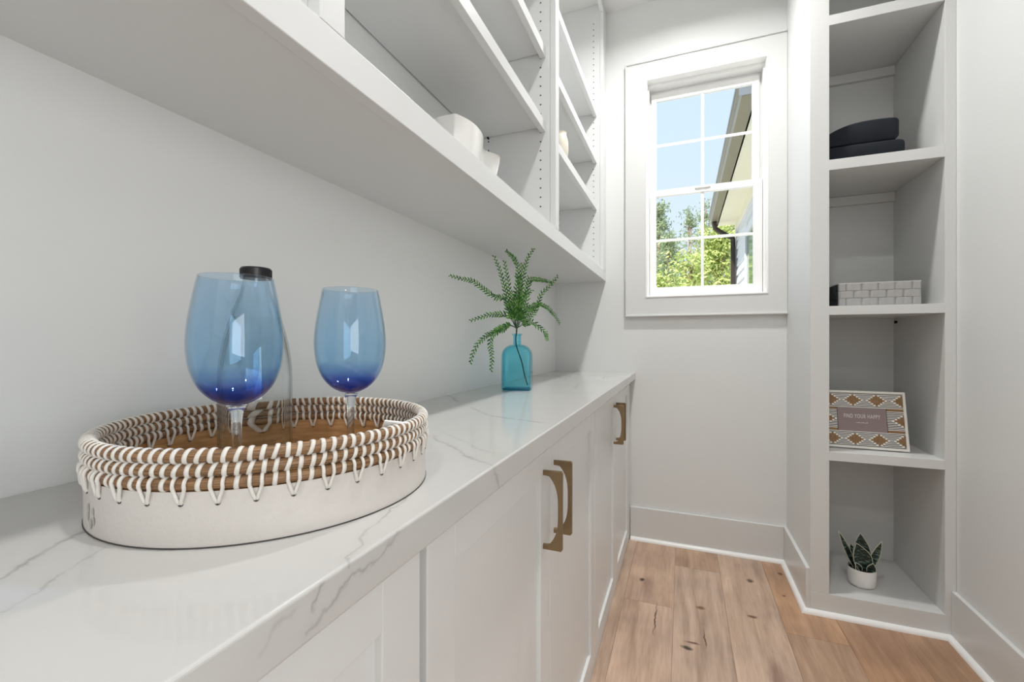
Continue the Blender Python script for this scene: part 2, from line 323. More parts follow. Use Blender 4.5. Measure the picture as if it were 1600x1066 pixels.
def quartz():
    m = bpy.data.materials.new('veined_white_quartz'); m.use_nodes = True; n = m.node_tree.nodes; L = m.node_tree.links
    b = n['Principled BSDF']; b.inputs['Roughness'].default_value = 0.11; b.inputs['Specular IOR Level'].default_value = 0.5
    tcn = n.new('ShaderNodeTexCoord'); s = n.new('ShaderNodeSeparateXYZ'); L.new(tcn.outputs['Object'], s.inputs[0])
    u = n.new('ShaderNodeMath'); u.operation = 'SUBTRACT'; L.new(s.outputs['X'], u.inputs[0]); L.new(s.outputs['Z'], u.inputs[1])   # object origin at counter top
    cb = n.new('ShaderNodeCombineXYZ'); L.new(u.outputs[0], cb.inputs[0]); L.new(s.outputs['Y'], cb.inputs[1])
    def noise(sc_, amt, src, det=2):
        x = n.new('ShaderNodeTexNoise'); x.inputs['Scale'].default_value = sc_; x.inputs['Detail'].default_value = det; L.new(src, x.inputs['Vector'])
        a = n.new('ShaderNodeVectorMath'); a.operation = 'SUBTRACT'; a.inputs[1].default_value = (0.5, 0.5, 0.5); L.new(x.outputs['Color'], a.inputs[0])
        q = n.new('ShaderNodeVectorMath'); q.operation = 'MULTIPLY_ADD'; q.inputs[1].default_value = (amt, amt, 0); L.new(a.outputs[0], q.inputs[0]); L.new(src, q.inputs[2]); return q.outputs[0]
    P = noise(14, 0.020, cb.outputs[0]); P = noise(85, 0.015, P, 4)
    total = None
    for pts, wd, st in VEINS:
        dmin = None
        for (x0, y0), (x1, y1) in zip(pts[:-1], pts[1:]):
            Lh = math.hypot(x1 - x0, y1 - y0) / 2; ang = math.atan2(y1 - y0, x1 - x0)
            mp = n.new('ShaderNodeMapping'); mp.vector_type = 'TEXTURE'
            mp.inputs['Location'].default_value = ((x0 + x1) / 2, (y0 + y1) / 2, 0); mp.inputs['Rotation'].default_value = (0, 0, ang); L.new(P, mp.inputs[0])
            ab = n.new('ShaderNodeVectorMath'); ab.operation = 'ABSOLUTE'; L.new(mp.outputs[0], ab.inputs[0])
            sb = n.new('ShaderNodeVectorMath'); sb.operation = 'SUBTRACT'; sb.inputs[1].default_value = (Lh, 0, 1); L.new(ab.outputs[0], sb.inputs[0])
            mxx = n.new('ShaderNodeVectorMath'); mxx.operation = 'MAXIMUM'; mxx.inputs[1].default_value = (0, 0, 0); L.new(sb.outputs[0], mxx.inputs[0])
            ln = n.new('ShaderNodeVectorMath'); ln.operation = 'LENGTH'; L.new(mxx.outputs[0], ln.inputs[0])
            if dmin is None: dmin = ln.outputs['Value']
            else:
                q = n.new('ShaderNodeMath'); q.operation = 'MINIMUM'; L.new(dmin, q.inputs[0]); L.new(ln.outputs['Value'], q.inputs[1]); dmin = q.outputs[0]
        mr = n.new('ShaderNodeMapRange'); mr.inputs[1].default_value = wd * 0.1; mr.inputs[2].default_value = wd * 2.4; mr.inputs[3].default_value = st * 0.9; mr.inputs[4].default_value = 0
        L.new(dmin, mr.inputs[0])
        h = n.new('ShaderNodeMapRange'); h.inputs[1].default_value = 0; h.inputs[2].default_value = wd * 7; h.inputs[3].default_value = st * 0.16; h.inputs[4].default_value = 0; L.new(dmin, h.inputs[0])
        q = n.new('ShaderNodeMath'); q.operation = 'MAXIMUM'; L.new(mr.outputs[0], q.inputs[0]); L.new(h.outputs[0], q.inputs[1])
        if total is None: total = q.outputs[0]
        else:
            z = n.new('ShaderNodeMath'); z.operation = 'MAXIMUM'; L.new(total, z.inputs[0]); L.new(q.outputs[0], z.inputs[1]); total = z.outputs[0]
    # veins fade in and out along their run
    fn = n.new('ShaderNodeTexNoise'); fn.inputs['Scale'].default_value = 28; L.new(cb.outputs[0], fn.inputs['Vector'])
    fr_ = n.new('ShaderNodeMapRange'); fr_.inputs[1].default_value = 0.3; fr_.inputs[2].default_value = 0.65; fr_.inputs[3].default_value = 0.35; fr_.inputs[4].default_value = 1.1; L.new(fn.outputs['Fac'], fr_.inputs[0])
    q = n.new('ShaderNodeMath'); q.operation = 'MULTIPLY'; q.use_clamp = True; L.new(total, q.inputs[0]); L.new(fr_.outputs[0], q.inputs[1])
    cl = n.new('ShaderNodeTexNoise'); cl.inputs['Scale'].default_value = 5; L.new(cb.outputs[0], cl.inputs['Vector'])
    base = n.new('ShaderNodeMix'); base.data_type = 'RGBA'; base.inputs['A'].default_value = (0.50, 0.495, 0.48, 1); base.inputs['B'].default_value = (0.56, 0.555, 0.54, 1); L.new(cl.outputs['Fac'], base.inputs['Factor'])
    mx = n.new('ShaderNodeMix'); mx.data_type = 'RGBA'; mx.inputs['B'].default_value = (0.20, 0.19, 0.175, 1); L.new(base.outputs['Result'], mx.inputs['A']); L.new(q.outputs[0], mx.inputs['Factor'])
    L.new(mx.outputs['Result'], b.inputs['Base Color']); return m
M_quartz = quartz()

# ------------------------------------------------------------------ room shell
XL, XR, XT, YF, YT, YB, ZC = -0.70, 0.925, 0.475, 2.49, 2.065, -1.70, 2.934
struct('wall_left', bx(XL - 0.1, XL, YB, YF + 0.12, 0, ZC), M_wall)
bm = bmesh.new(); DY0, DY1 = -1.50, -0.15  # unseen opening added to let the side fill light in
box(bm, XR, XR + 0.1, YB, DY0, 0, ZC); box(bm, XR, XR + 0.1, DY1, YF + 0.12, 0, ZC); box(bm, XR, XR + 0.1, DY0, DY1, 2.08, ZC)
struct('wall_right', bm, M_wall)
# unseen room shell added to house the side fill lamp
bm = bmesh.new(); box(bm, 2.7, 2.8, -2.4, 0.8, 0, 2.7); box(bm, XR + 0.1, 2.7, -2.4, -2.3, 0, 2.7); box(bm, XR + 0.1, 2.7, 0.7, 0.8, 0, 2.7)
struct('wall_added_room', bm, M_wall)
struct('floor_added_room', bx(XR + 0.1, 2.8, -2.4, 0.8, -0.05, 0.0), M_oak_plain)
struct('ceiling_added_room', bx(XR + 0.1, 2.8, -2.4, 0.8, 2.7, 2.8), M_ceil)
WX0, WX1, WZ0, WZ1 = -0.187, 0.393, 1.322, 2.504
bm = bmesh.new()
box(bm, XL, WX0, YF, YF + 0.14, 0, ZC); box(bm, WX1, XR, YF, YF + 0.14, 0, ZC)
box(bm, WX0, WX1, YF, YF + 0.14, 0, WZ0); box(bm, WX0, WX1, YF, YF + 0.14, WZ1, ZC)
struct('wall_far', bm, M_wall)
struct('wall_return', bx(XT, XT + 0.012, YT + 0.001, YF, 0, ZC), M_wall)
# wall behind the camera with a doorway shut by an added door
bm = bmesh.new()
box(bm, XL, -0.1, YB - 0.12, YB, 0, ZC); box(bm, 0.80, XR, YB - 0.12, YB, 0, ZC); box(bm, -0.1, 0.80, YB - 0.12, YB, 2.1, ZC)
struct('wall_back', bm, M_wall)
dr = struct('added_back_door', bx(-0.099, 0.799, YB - 0.08, YB - 0.04, 0.005, 2.099), M_trim)  # unseen door added to keep sky light out of the room
struct('ceiling', bx(XL - 0.1, XR + 0.1, YB - 0.12, YF + 0.14, ZC, ZC + 0.1), M_ceil)

floor = struct('floor', bx(XL - 0.1, XR + 0.1, YB - 0.12, YF + 0.1, -0.06, -0.016), mat('subfloor', (0.12, 0.08, 0.05), 0.9, noise=0.1))
rowx = [-0.429, -0.232, -0.035, 0.162, 0.359, 0.556, 0.753, 0.95]
joints = {-0.429: [0.6], -0.232: [-0.3, 1.895], -0.035: [0.55, 2.262], 0.162: [0.1, 1.2], 0.359: [-0.5, 1.888], 0.556: [0.2, 1.6], 0.753: [0.8]}
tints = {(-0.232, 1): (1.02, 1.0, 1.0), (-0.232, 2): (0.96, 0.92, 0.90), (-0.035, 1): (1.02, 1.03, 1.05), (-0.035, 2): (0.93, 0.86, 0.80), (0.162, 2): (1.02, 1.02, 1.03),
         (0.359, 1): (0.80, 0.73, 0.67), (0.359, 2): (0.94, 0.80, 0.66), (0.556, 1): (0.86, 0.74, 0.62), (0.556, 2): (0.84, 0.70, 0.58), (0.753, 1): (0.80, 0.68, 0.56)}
for i in range(len(rowx) - 1):
    x0, x1 = rowx[i] + 0.0003, rowx[i + 1] - 0.0003
    ys = [YB - 0.12] + joints[rowx[i]] + [YF + 0.02]
    for k in range(len(ys) - 1):
        if x0 > 0.7 and False: continue
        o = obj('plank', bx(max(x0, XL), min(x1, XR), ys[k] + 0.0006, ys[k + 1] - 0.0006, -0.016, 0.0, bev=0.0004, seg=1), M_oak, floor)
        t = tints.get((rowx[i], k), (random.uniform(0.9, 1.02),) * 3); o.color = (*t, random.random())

# baseboards with quarter-round shoe moulding
def quarter(bm, x0, y0, x1, y1, nx, ny, r=0.017, z=0.0, e0=0.0, e1=0.0):
    """quarter round running (x0,y0)->(x1,y1), room side normal (nx,ny); e0/e1 extend the outer edge for mitres"""
    dx, dy = x1 - x0, y1 - y0; Ln = math.hypot(dx, dy); dx /= Ln; dy /= Ln
    prof = [(0, 0)] + [(r * math.cos(a), r * math.sin(a)) for a in [PI / 2 * k / 7 for k in range(8)]]
    A, B = [], []
    for p, q in prof:
        A.append(bm.verts.new((x0 + nx * p - dx * e0 * p / r, y0 + ny * p - dy * e0 * p / r, z + q)))
        B.append(bm.verts.new((x1 + nx * p + dx * e1 * p / r, y1 + ny * p + dy * e1 * p / r, z + q)))
    bm.faces.new(A); bm.faces.new(B[::-1])
    for k in range(len(prof)):
        bm.faces.new((A[k], B[k], B[(k + 1) % len(prof)], A[(k + 1) % len(prof)]))
    bmesh.ops.recalc_face_normals(bm, faces=bm.faces)
BT = 0.015; BH = 0.177; r_ = 0.017
struct('baseboard_far', bx(-0.27, XT - BT, YF - BT, YF, 0, BH, bev=0.002), M_trim)
struct('baseboard_return', bx(XT - BT, XT, YT - 0.0006, YF, 0, BH, bev=0.002), M_trim)
struct('baseboard_right', bx(XR - BT, XR, DY1, YT - 0.001, 0, BH, bev=0.002), M_trim)
bm = bmesh.new(); quarter(bm, -0.268, YF - BT, XT - BT, YF - BT, 0, -1, e1=-r_); o = struct('trim_1', bm, M_white); o.data.shade_smooth(); o.data.set_sharp_from_angle(angle=0.6)
bm = bmesh.new(); quarter(bm, XT - BT, YF - BT, XT - BT, YT, -1, 0, e0=-r_, e1=r_); o = struct('trim_2', bm, M_white); o.data.shade_smooth(); o.data.set_sharp_from_angle(angle=0.6)
bm = bmesh.new(); quarter(bm, XT - BT, YT, XR - BT, YT, 0, -1, e0=r_, e1=-r_); o = struct('trim_3', bm, M_white); o.data.shade_smooth(); o.data.set_sharp_from_angle(angle=0.6)
bm = bmesh.new(); quarter(bm, XR - BT, YT, XR - BT, DY1, -1, 0, e0=-r_); o = struct('trim_4', bm, M_white); o.data.shade_smooth(); o.data.set_sharp_from_angle(angle=0.6)

# ------------------------------------------------------------------ window
win = struct('window_1')
CO = 0.100
# flat casing boards with a raised outer back-band
def casing(x0, x1, z0, z1): obj('casing', bx(x0, x1, YF - 0.018, YF, z0, z1), M_trim, win)
casing(WX0 - CO, WX0, WZ0 - 0.093, WZ1 + 0.093)
casing(WX1, XT - 0.001, WZ0 - 0.093, WZ1 + 0.093)
casing(WX0, WX1, WZ1, WZ1 + 0.093)
casing(WX0, WX1, WZ0 - 0.093, WZ0)
obj('backband', bx(WX0 - CO - 0.008, XT - 0.001, YF - 0.026, YF, WZ1 + 0.093, WZ1 + 0.103, bev=0.002), M_trim, win)
obj('backband', bx(WX0 - CO - 0.008, WX0 - CO, YF - 0.024, YF, WZ0 - 0.093, WZ1 + 0.093, bev=0.002), M_trim, win)
obj('bottom_ledge', bx(WX0 - CO - 0.008, XT - 0.001, YF - 0.028, YF, WZ0 - 0.103, WZ0 - 0.093, bev=0.002), M_trim, win)
# jamb lining and vinyl frame
def frame(name, x0, x1, z0, z1, wl, wr, wb, wt, y0, y1, m=M_vinyl, bev=0.0015):
    bm = bmesh.new(); box(bm, x0, x0 + wl, y0, y1, z0, z1, bev=bev); box(bm, x1 - wr, x1, y0, y1, z0, z1, bev=bev)
    box(bm, x0 + wl, x1 - wr, y0, y1, z0, z0 + wb, bev=bev); box(bm, x0 + wl, x1 - wr, y0, y1, z1 - wt, z1, bev=bev)
    return obj(name, bm, m, win)
frame('inner_bead', WX0, WX1, WZ0, WZ1, 0.007, 0.007, 0.007, 0.007, YF - 0.022, YF + 0.03, bev=0.001)
frame('jamb', WX0, WX1, WZ0, WZ1, 0.014, 0.014, 0.014, 0.020, YF + 0.03, YF + 0.14)
frame('jamb_track', WX0 + 0.014, WX1 - 0.014, WZ0 + 0.014, WZ1 - 0.020, 0.014, 0.014, 0.012, 0.028, YF + 0.095, YF + 0.14)
sx0, sx1 = WX0 + 0.016, WX1 - 0.016
zt = 2.465; zm = 1.905; zb = 1.338
up = frame('upper_sash', sx0 + 0.008, sx1 - 0.008, zm - 0.012, zt, 0.026, 0.034, 0.034, 0.040, YF + 0.078, YF + 0.100)
lo = frame('lower_sash', sx0, sx1, zb, zm + 0.012, 0.034, 0.040, 0.044, 0.034, YF + 0.048, YF + 0.074)
obj('sash_pull', bx(0.06, 0.135, YF + 0.040, YF + 0.049, zm - 0.002, zm + 0.010, bev=0.002), M_vinyl, lo)
ux0, ux1, uz0, uz1 = sx0 + 0.034, sx1 - 0.042, zm + 0.022, zt - 0.040
lx0, lx1, lz0, lz1 = sx0 + 0.034, sx1 - 0.040, zb + 0.044, zm - 0.022
umx = 0.099; lmx = 0.097; umz = 2.176; lmz = 1.640; MW = 0.0075
for (x0, x1, z0, z1, mx_, mz, yc, par) in ((ux0, ux1, uz0, uz1, umx, umz, YF + 0.090, up), (lx0, lx1, lz0, lz1, lmx, lmz, YF + 0.062, lo)):
    obj('muntin', bx(mx_ - MW, mx_ + MW, yc - 0.007, yc - 0.002, z0 - 0.002, z1 + 0.002, bev=0.001), M_vinyl, par)
    obj('muntin', bx(x0 - 0.002, x1 + 0.002, yc - 0.0065, yc - 0.002, mz - MW, mz + MW, bev=0.001), M_vinyl, par)
    for a, b_ in ((x0, mx_), (mx_, x1)):
        for c, d in ((z0, mz), (mz, z1)):
            obj('pane', bx(a, b_, yc, yc + 0.003, c, d), M_pane, par)
# insect screen line of the meeting rail: outside stop
frame('exterior_stop', WX0 + 0.005, WX1 - 0.005, WZ0 + 0.005, WZ1 - 0.005, 0.018, 0.018, 0.02, 0.02, YF + 0.14, YF + 0.155)

# ------------------------------------------------------------------ downlights in the ceiling
for y in (1.80, 0.35, -1.1):
    t = thing('downlight', {1.80: 'white recessed ceiling downlight nearest the window', 0.35: 'white recessed ceiling downlight above the wine glasses', -1.1: 'white recessed ceiling downlight by the doorway'}[y], 'downlight', (0.02, y, 2.934))
    bm = bmesh.new(); lathe(bm, [(0.060, 0), (0.085, 0), (0.086, -0.004), (0.080, -0.008), (0.062, -0.006)], 32, close=True); obj('trim_ring', bm, M_white, t, smooth=True, auto=40)
    bm = bmesh.new(); lathe(bm, [(0.0, -0.001), (0.060, -0.001), (0.060, -0.0045), (0, -0.0045)], 32); obj('lens', bm, M_white, t)

# ------------------------------------------------------------------ base cabinets
FX = -0.272      # door face
def shaker(x_face, y0, y1, z0, z1, name, parent, th=0.02, rail=0.066, rec=0.009):
    """a door in the YZ plane facing +X: frame, recessed panel"""
    d = bpy.data.objects.new(name, None)
    bm = bmesh.new(); xb = x_face - th
    b = 0.0016
    box(bm, xb, x_face, y0, y0 + rail, z0, z1, bev=b); box(bm, xb, x_face, y1 - rail, y1, z0, z1, bev=b)
    # top and bottom rails between the stiles
    box(bm, xb, x_face, y0 + rail - 0.0008, y1 - rail + 0.0008, z1 - rail, z1, bev=b)
    box(bm, xb, x_face, y0 + rail - 0.0008, y1 - rail + 0.0008, z0, z0 + rail, bev=b)
    o = obj(name, bm, M_cab, parent)
    obj('panel', bx(xb + 0.002, x_face - rec, y0 + rail - 0.004, y1 - rail + 0.004, z0 + rail - 0.004, z1 - rail + 0.004), M_cab, o)
    return o
def pull(y, zt_, zb_, parent):
    """bowed bronze bar pull: square posts and a strap that thins in the middle"""
    bm = bmesh.new(); t = 0.0036
    x0 = FX - 0.002; x1 = -0.2325; h = zt_ - zb_
    outer = [(x0, zt_), (x1 + 0.000, zt_ + 0.001), (x1 + 0.0025, zt_ - 0.003), (x1 + 0.002, zb_ + 0.004), (x1 - 0.001, zb_), (x0, zb_)]
    inner = [(x0, zb_ + 0.010), (x0 + 0.010, zb_ + 0.0105)]
    n = 16
    for k in range(n + 1):
        s = k / n; a = abs(2 * s - 1)
        xi = x1 - 0.0072 - 0.0180 * a ** 3.4
        zi = zb_ + 0.012 + (h - 0.024) * s
        inner.append((xi, zi))
    inner += [(x0 + 0.010, zt_ - 0.0105), (x0, zt_ - 0.010)]
    pts = outer + inner
    prism(bm, pts, 'y', y - t, y + t)
    es = [e for e in bm.edges if len(e.link_faces) == 2 and e.calc_face_angle(0) > 1.2]
    bmesh.ops.bevel(bm, geom=es, offset=0.0008, segments=1, affect='EDGES')
    bmesh.ops.triangulate(bm, faces=[f for f in bm.faces if len(f.verts) > 4])
    obj('handle', bm, M_brass, parent)
DT, DB = 0.868, 0.022
def base_cabinet(y0, y1, doors, label, hy=None):
    t = thing('base_cabinet', label, 'cabinet', (0, 0, 0))
    bm = bmesh.new(); box(bm, XL, FX - 0.0215, y0, y1, 0.0, 0.874)
    obj('carcass', bm, M_cab, t)
    obj('bottom_rail', bx(FX - 0.021, FX - 0.003, y0, y1, 0.0, DB - 0.002), M_cab, t)
    for i, (a, b_) in enumerate(doors):
        d = shaker(FX, a, b_, DB, DT, 'door', t)
        if hy and hy[i]: pull(hy[i], 0.817, 0.653, d)
    return t
cA = base_cabinet(0.430, 1.4525, [(0.4300, 0.9235), (0.9265, 1.4510)], 'white shaker base cabinet with two bronze pulls, under the tray end of the counter', [0.876, 0.958])
cB = base_cabinet(1.4535, YF - 0.002, [(1.4550, 1.9305), (1.9335, 2.4300)], 'white shaker base cabinet with two bronze pulls, against the window wall', [1.872, 1.950])
obj('filler_panel', bx(FX - 0.021, FX, 2.4325, YF - 0.016, DB, DT, bev=0.001), M_cab, cB)
c0 = base_cabinet(-0.62, 0.429, [(-0.616, -0.0935), (-0.0905, 0.4155)], 'white shaker base cabinet nearest the camera, below the tray, its pulls out of view', [-0.142, -0.042])
c1 = base_cabinet(YB, -0.621, [(-1.14, -0.623)], 'white shaker base cabinet behind the camera beside the doorway', [-0.67])

# worktop
bm = bmesh.new(); box(bm, XL, -0.2435, YB, YF, -0.0385, 0, bev=0.0032, seg=4)
ct = obj('countertop', bm, M_quartz); ct.location = (0, 0, 0.914)
tag(ct, 'long polished white quartz countertop with grey veins on the base cabinets', 'countertop')

# ------------------------------------------------------------------ upper open shelving
UF = -0.404; UZ0, UZ1, UZT = 1.423, 1.474, 2.934
ush = thing('wall_shelving_unit', 'tall white open shelving built on the left wall above the countertop', 'shelves', (0, 0, 0))
obj('bottom_deck', bx(XL, UF - 0.020, YB, YF, UZ0 + 0.0015, UZ1 - 0.002), M_cab, ush)
obj('bottom_rail', bx(UF - 0.0195, UF, YB, YF, UZ0, UZ1, bev=0.0012), M_cab, ush)
obj('top_rail', bx(UF - 0.0195, UF, YB, YF, UZT - 0.045, UZT - 0.0005, bev=0.0012), M_cab, ush)
stiles = [(-0.60, -0.558), (0.403, 0.445), (1.443, 1.486), (2.405, 2.4895)]
for a, b_ in stiles:
    obj('stile', bx(UF - 0.0195, UF, a, b_, UZ1 + 0.0003, UZT - 0.0455, bev=0.0012), M_cab, ush)
    ya, yb = (a, b_) if b_ < 2.4 else (a, b_ - 0.001)
    obj('divider_panel', bx(XL + 0.0005, UF - 0.020, ya, yb, UZ1 - 0.001, UZT - 0.001), M_cab, ush)
# shelf pin holes, two rows per panel face
def pins(face_y, sgn, z0=1.52, z1=2.86):
    bm = bmesh.new()
    for x in (-0.458, -0.655):
        z = z0
        while z < z1:
            bmesh.ops.create_cone(bm, cap_ends=True, segments=10, radius1=0.0028, radius2=0.0028, depth=0.001,
                                  matrix=Matrix.Translation((x, face_y + sgn * 0.0001, z)) @ Matrix.Rotation(PI / 2, 4, 'X'))
            z += 0.032
    o = obj('shelf_pin_holes', bm, M_hole, ush); o['kind'] = 'stuff'
for y, s_ in ((0.445, 1), (1.443, -1), (1.486, 1), (2.405, -1), (0.403, -1)): pins(y, s_)
bays = [(-0.558, 0.403), (0.445, 1.443), (1.486, 2.405)]
for bi, (a, b_) in enumerate(bays):
    for zz in (1.815, 2.071, 2.327):
        xb = XL + 0.005; xf = UF - 0.036
        s_ = obj('shelf', bx(xb, xf - 0.019, a + 0.003, b_ - 0.003, zz + 0.008, zz + 0.027), M_cab, ush)
        obj('shelf_nosing', bx(xf - 0.0188, xf, a + 0.0012, b_ - 0.0012, zz - 0.009, zz + 0.0275, bev=0.001), M_cab, s_)
        bm = bmesh.new()
        for yy in (a + 0.0045, b_ - 0.0045):
            for xx in (-0.458, -0.655):
                bmesh.ops.create_cone(bm, cap_ends=True, segments=10, radius1=0.0032, radius2=0.0032, depth=0.010,
                                      matrix=Matrix.Translation((xx, yy, zz + 0.0045)) @ Matrix.Rotation(PI / 2, 4, 'X'))
        o = obj('shelf_pins', bm, M_screw, s_); o['kind'] = 'stuff'

# ------------------------------------------------------------------ tall niche shelves on the right
tw = thing('niche_bookcase', 'tall narrow white built-in bookcase recessed in the corner right of the window', 'bookcase', (0, 0, 0))
TX0, TX1, TB = 0.539, 0.893, 2.486
obj('left_stile', bx(XT - 0.0005, TX0, YT, YT + 0.019, 0.0865, ZC - 0.001, bev=0.001), M_trim, tw)
obj('right_stile', bx(TX1, XR - 0.0005, YT, YT + 0.019, 0.0865, ZC - 0.001, bev=0.001), M_trim, tw)
obj('base_rail', bx(XT + 0.0005, XR - 0.0005, YT - 0.0005, YT + 0.019, 0.0, 0.086, bev=0.001), M_trim, tw)
obj('side_panel', bx(XT + 0.013, TX0 - 0.002, YT + 0.0195, TB, 0.0, ZC - 0.001), M_trim, tw)
obj('side_panel', bx(TX1 + 0.0005, XR - 0.0005, YT + 0.0195, TB, 0.0, ZC - 0.001), M_trim, tw)
obj('back_panel', bx(TX0 - 0.002, TX1 + 0.0005, TB, TB + 0.003, 0.0, ZC - 0.001), M_trim, tw)
levels = [(0.060, 0.086, True), (0.615, 0.650, True), (1.190, 1.225, True), (1.762, 1.803, True), (2.334, 2.374, True)]
for z0, z1, full in levels:
    s_ = obj('shelf', bx(TX0 - 0.0018, TX1 + 0.0003, YT + (0.0195 if z0 < 0.1 else 0.0), TB - 0.0003, z0, z1, bev=0.001), M_trim, tw)
for z in (1.762, 2.334):
    obj('cleat', bx(TX0 - 0.0018, TX1, TB - 0.019, TB - 0.0005, z - 0.042, z - 0.0005, bev=0.001), M_trim, tw)
bm = bmesh.new(); bmesh.ops.create_cone(bm, cap_ends=True, segments=12, radius1=0.007, radius2=0.005, depth=0.008, matrix=Matrix.Translation((TX1 - 0.004, TB - 0.035, 1.172)) @ Matrix.Rotation(PI / 2, 4, 'Y'))
obj('screw', bm, M_screw, tw)

# ------------------------------------------------------------------ round tray
TC = Vector((-0.4585, 0.396, 0.914)); TR = 0.1735
tray = thing('round_tray', 'round whitewashed wooden tray with corded reed rim on the countertop', 'tray', TC)
bm = bmesh.new(); lathe(bm, [(TR, 0.0005), (TR, 0.0475), (TR - 0.006, 0.0475), (TR - 0.006, 0.0005)], 128, close=True)
wall_o = obj('wall', bm, M_traywood, tray, smooth=True, auto=40)
# outside and top faces of the wall are painted white
wall_o.data.materials.append(M_traywhite)
for p in wall_o.data.polygons:
    c = p.center; rr = math.hypot(c.x, c.y)
    if rr > TR - 0.0008: p.material_index = 1
bm = bmesh.new(); lathe(bm, [(0, 0.0005), (TR - 0.0062, 0.0005), (TR - 0.0062, 0.009), (0, 0.009)], 96); obj('bottom', bm, M_trayfloor, tray)
bm = bmesh.new(); lathe(bm, [(TR + 0.0002, 0.0003), (TR + 0.0008, 0.0003), (TR + 0.0008, 0.0012), (TR + 0.0002, 0.0012)], 96, close=True); obj('bottom_seam', bm, M_hole, tray)
NV = 38
CR = 0.0060; RC = TR - 0.0035; CZ = [0.0532, 0.0648, 0.0764]
wrap_me = {}
def torus_bm(R, r, z, nR=150, nr=12):
    bm = bmesh.new(); V = [[bm.verts.new(((R + r * math.cos(b)) * math.cos(a), (R + r * math.cos(b)) * math.sin(a), z + r * math.sin(b))) for b in [2 * PI * j / nr for j in range(nr)]] for a in [2 * PI * i / nR for i in range(nR)]]
    for i in range(nR):
        for j in range(nr): bm.faces.new((V[i][j], V[(i + 1) % nR][j], V[(i + 1) % nR][(j + 1) % nr], V[i][(j + 1) % nr]))
    return bm
coils = []
for z in CZ:
    coils.append(obj('reed_coil', torus_bm(RC, CR - 0.0004, z), M_reed, tray, smooth=True))
# one cord turn around a coil: slanted little ring of flattened cord, in local frame x=radial, y=tangent, z=up
def ring_mesh(slant):
    bm = bmesh.new(); n, m = 16, 6
    V = []
    for i in range(n):
        a = 2 * PI * i / n; ca_, sa_ = math.cos(a), math.sin(a)
        row = []
        for j in range(m):
            b = 2 * PI * j / m
            rr = CR + 0.0009 * math.cos(b); yy = 0.0022 * math.sin(b) + slant * sa_
            row.append(bm.verts.new((rr * ca_, yy, rr * sa_)))
        V.append(row)
    for i in range(n):
        for j in range(m): bm.faces.new((V[i][j], V[(i + 1) % n][j], V[(i + 1) % n][(j + 1) % m], V[i][(j + 1) % m]))
    bmesh.ops.recalc_face_normals(bm, faces=bm.faces)
    me = bpy.data.meshes.new('cord_wrap'); bm.to_mesh(me); bm.free(); me.shade_smooth(); me.materials.append(M_cord); return me
rings = [ring_mesh(0.0012), ring_mesh(0.0020), ring_mesh(0.0006)]
off0 = math.radians(-66.0)
for ci, coil in enumerate(coils):
    cnt = NV * 3
    for k in range(cnt):
        if ci == 0 and k % 3 != 2: continue
        a = off0 + 2 * PI * (k - 0.5) / cnt + (0.006 if ci == 1 else 0.0) + (random.random() - 0.5) * 0.006
        if ci == 0: a = off0 + 2 * PI * (k - 2 + 1.5) / cnt
        o = bpy.data.objects.new('cord_wrap', rings[(k + ci) % 3]); COL.objects.link(o); o.parent = coil
        o.location = (RC * math.cos(a), RC * math.sin(a), CZ[ci]); o.rotation_euler = (0, 0, a)
# V shaped lacing from the lowest coil into holes of the wall, outside and inside
def lace_mesh():
    bm = bmesh.new()
    for side in (1, -1):
        for s in (-1, 1):
            w0 = 0.0046 * s
            xo = 0.0035 + 0.0014 if side > 0 else -0.0025 - 0.0014
            cc = CR + 0.0007
            pts = [(0.0, w0 * 1.05, cc)]
            for ang in (60, 30, 0, -25):
                a = math.radians(ang); pts.append((side * cc * math.cos(a), w0, cc * math.sin(a)))
            pts += [(side * 0.0056, w0 * 0.66, -0.0080), (side * 0.0048, w0 * 0.30, -0.0135), (side * 0.0034, w0 * 0.2, -0.0152)]
            tube(bm, spline(pts, 2), 0.00165, 6)
    me = bpy.data.meshes.new('lacing_stitch'); bm.to_mesh(me); bm.free(); me.shade_smooth(); me.materials.append(M_cord); return me
lm = lace_mesh()
bmh = bmesh.new()
for k in range(NV):
    a = off0 + 2 * PI * k / NV
    o = bpy.data.objects.new('lacing_stitch', lm); COL.objects.link(o); o.parent = tray
    o.location = (RC * math.cos(a), RC * math.sin(a), CZ[0]); o.rotation_euler = (0, 0, a)
    for rr in (TR + 0.0002, TR - 0.0062):
        bmesh.ops.create_cone(bmh, cap_ends=True, segments=8, radius1=0.0024, radius2=0.0024, depth=0.0006,
                              matrix=Matrix.Translation((rr * math.cos(a), rr * math.sin(a), CZ[0] - 0.0155)) @ Matrix.Rotation(a, 4, 'Z') @ Matrix.Rotation(PI / 2, 4, 'Y'))
o = obj('lacing_holes', bmh, M_hole, tray); o['kind'] = 'stuff'
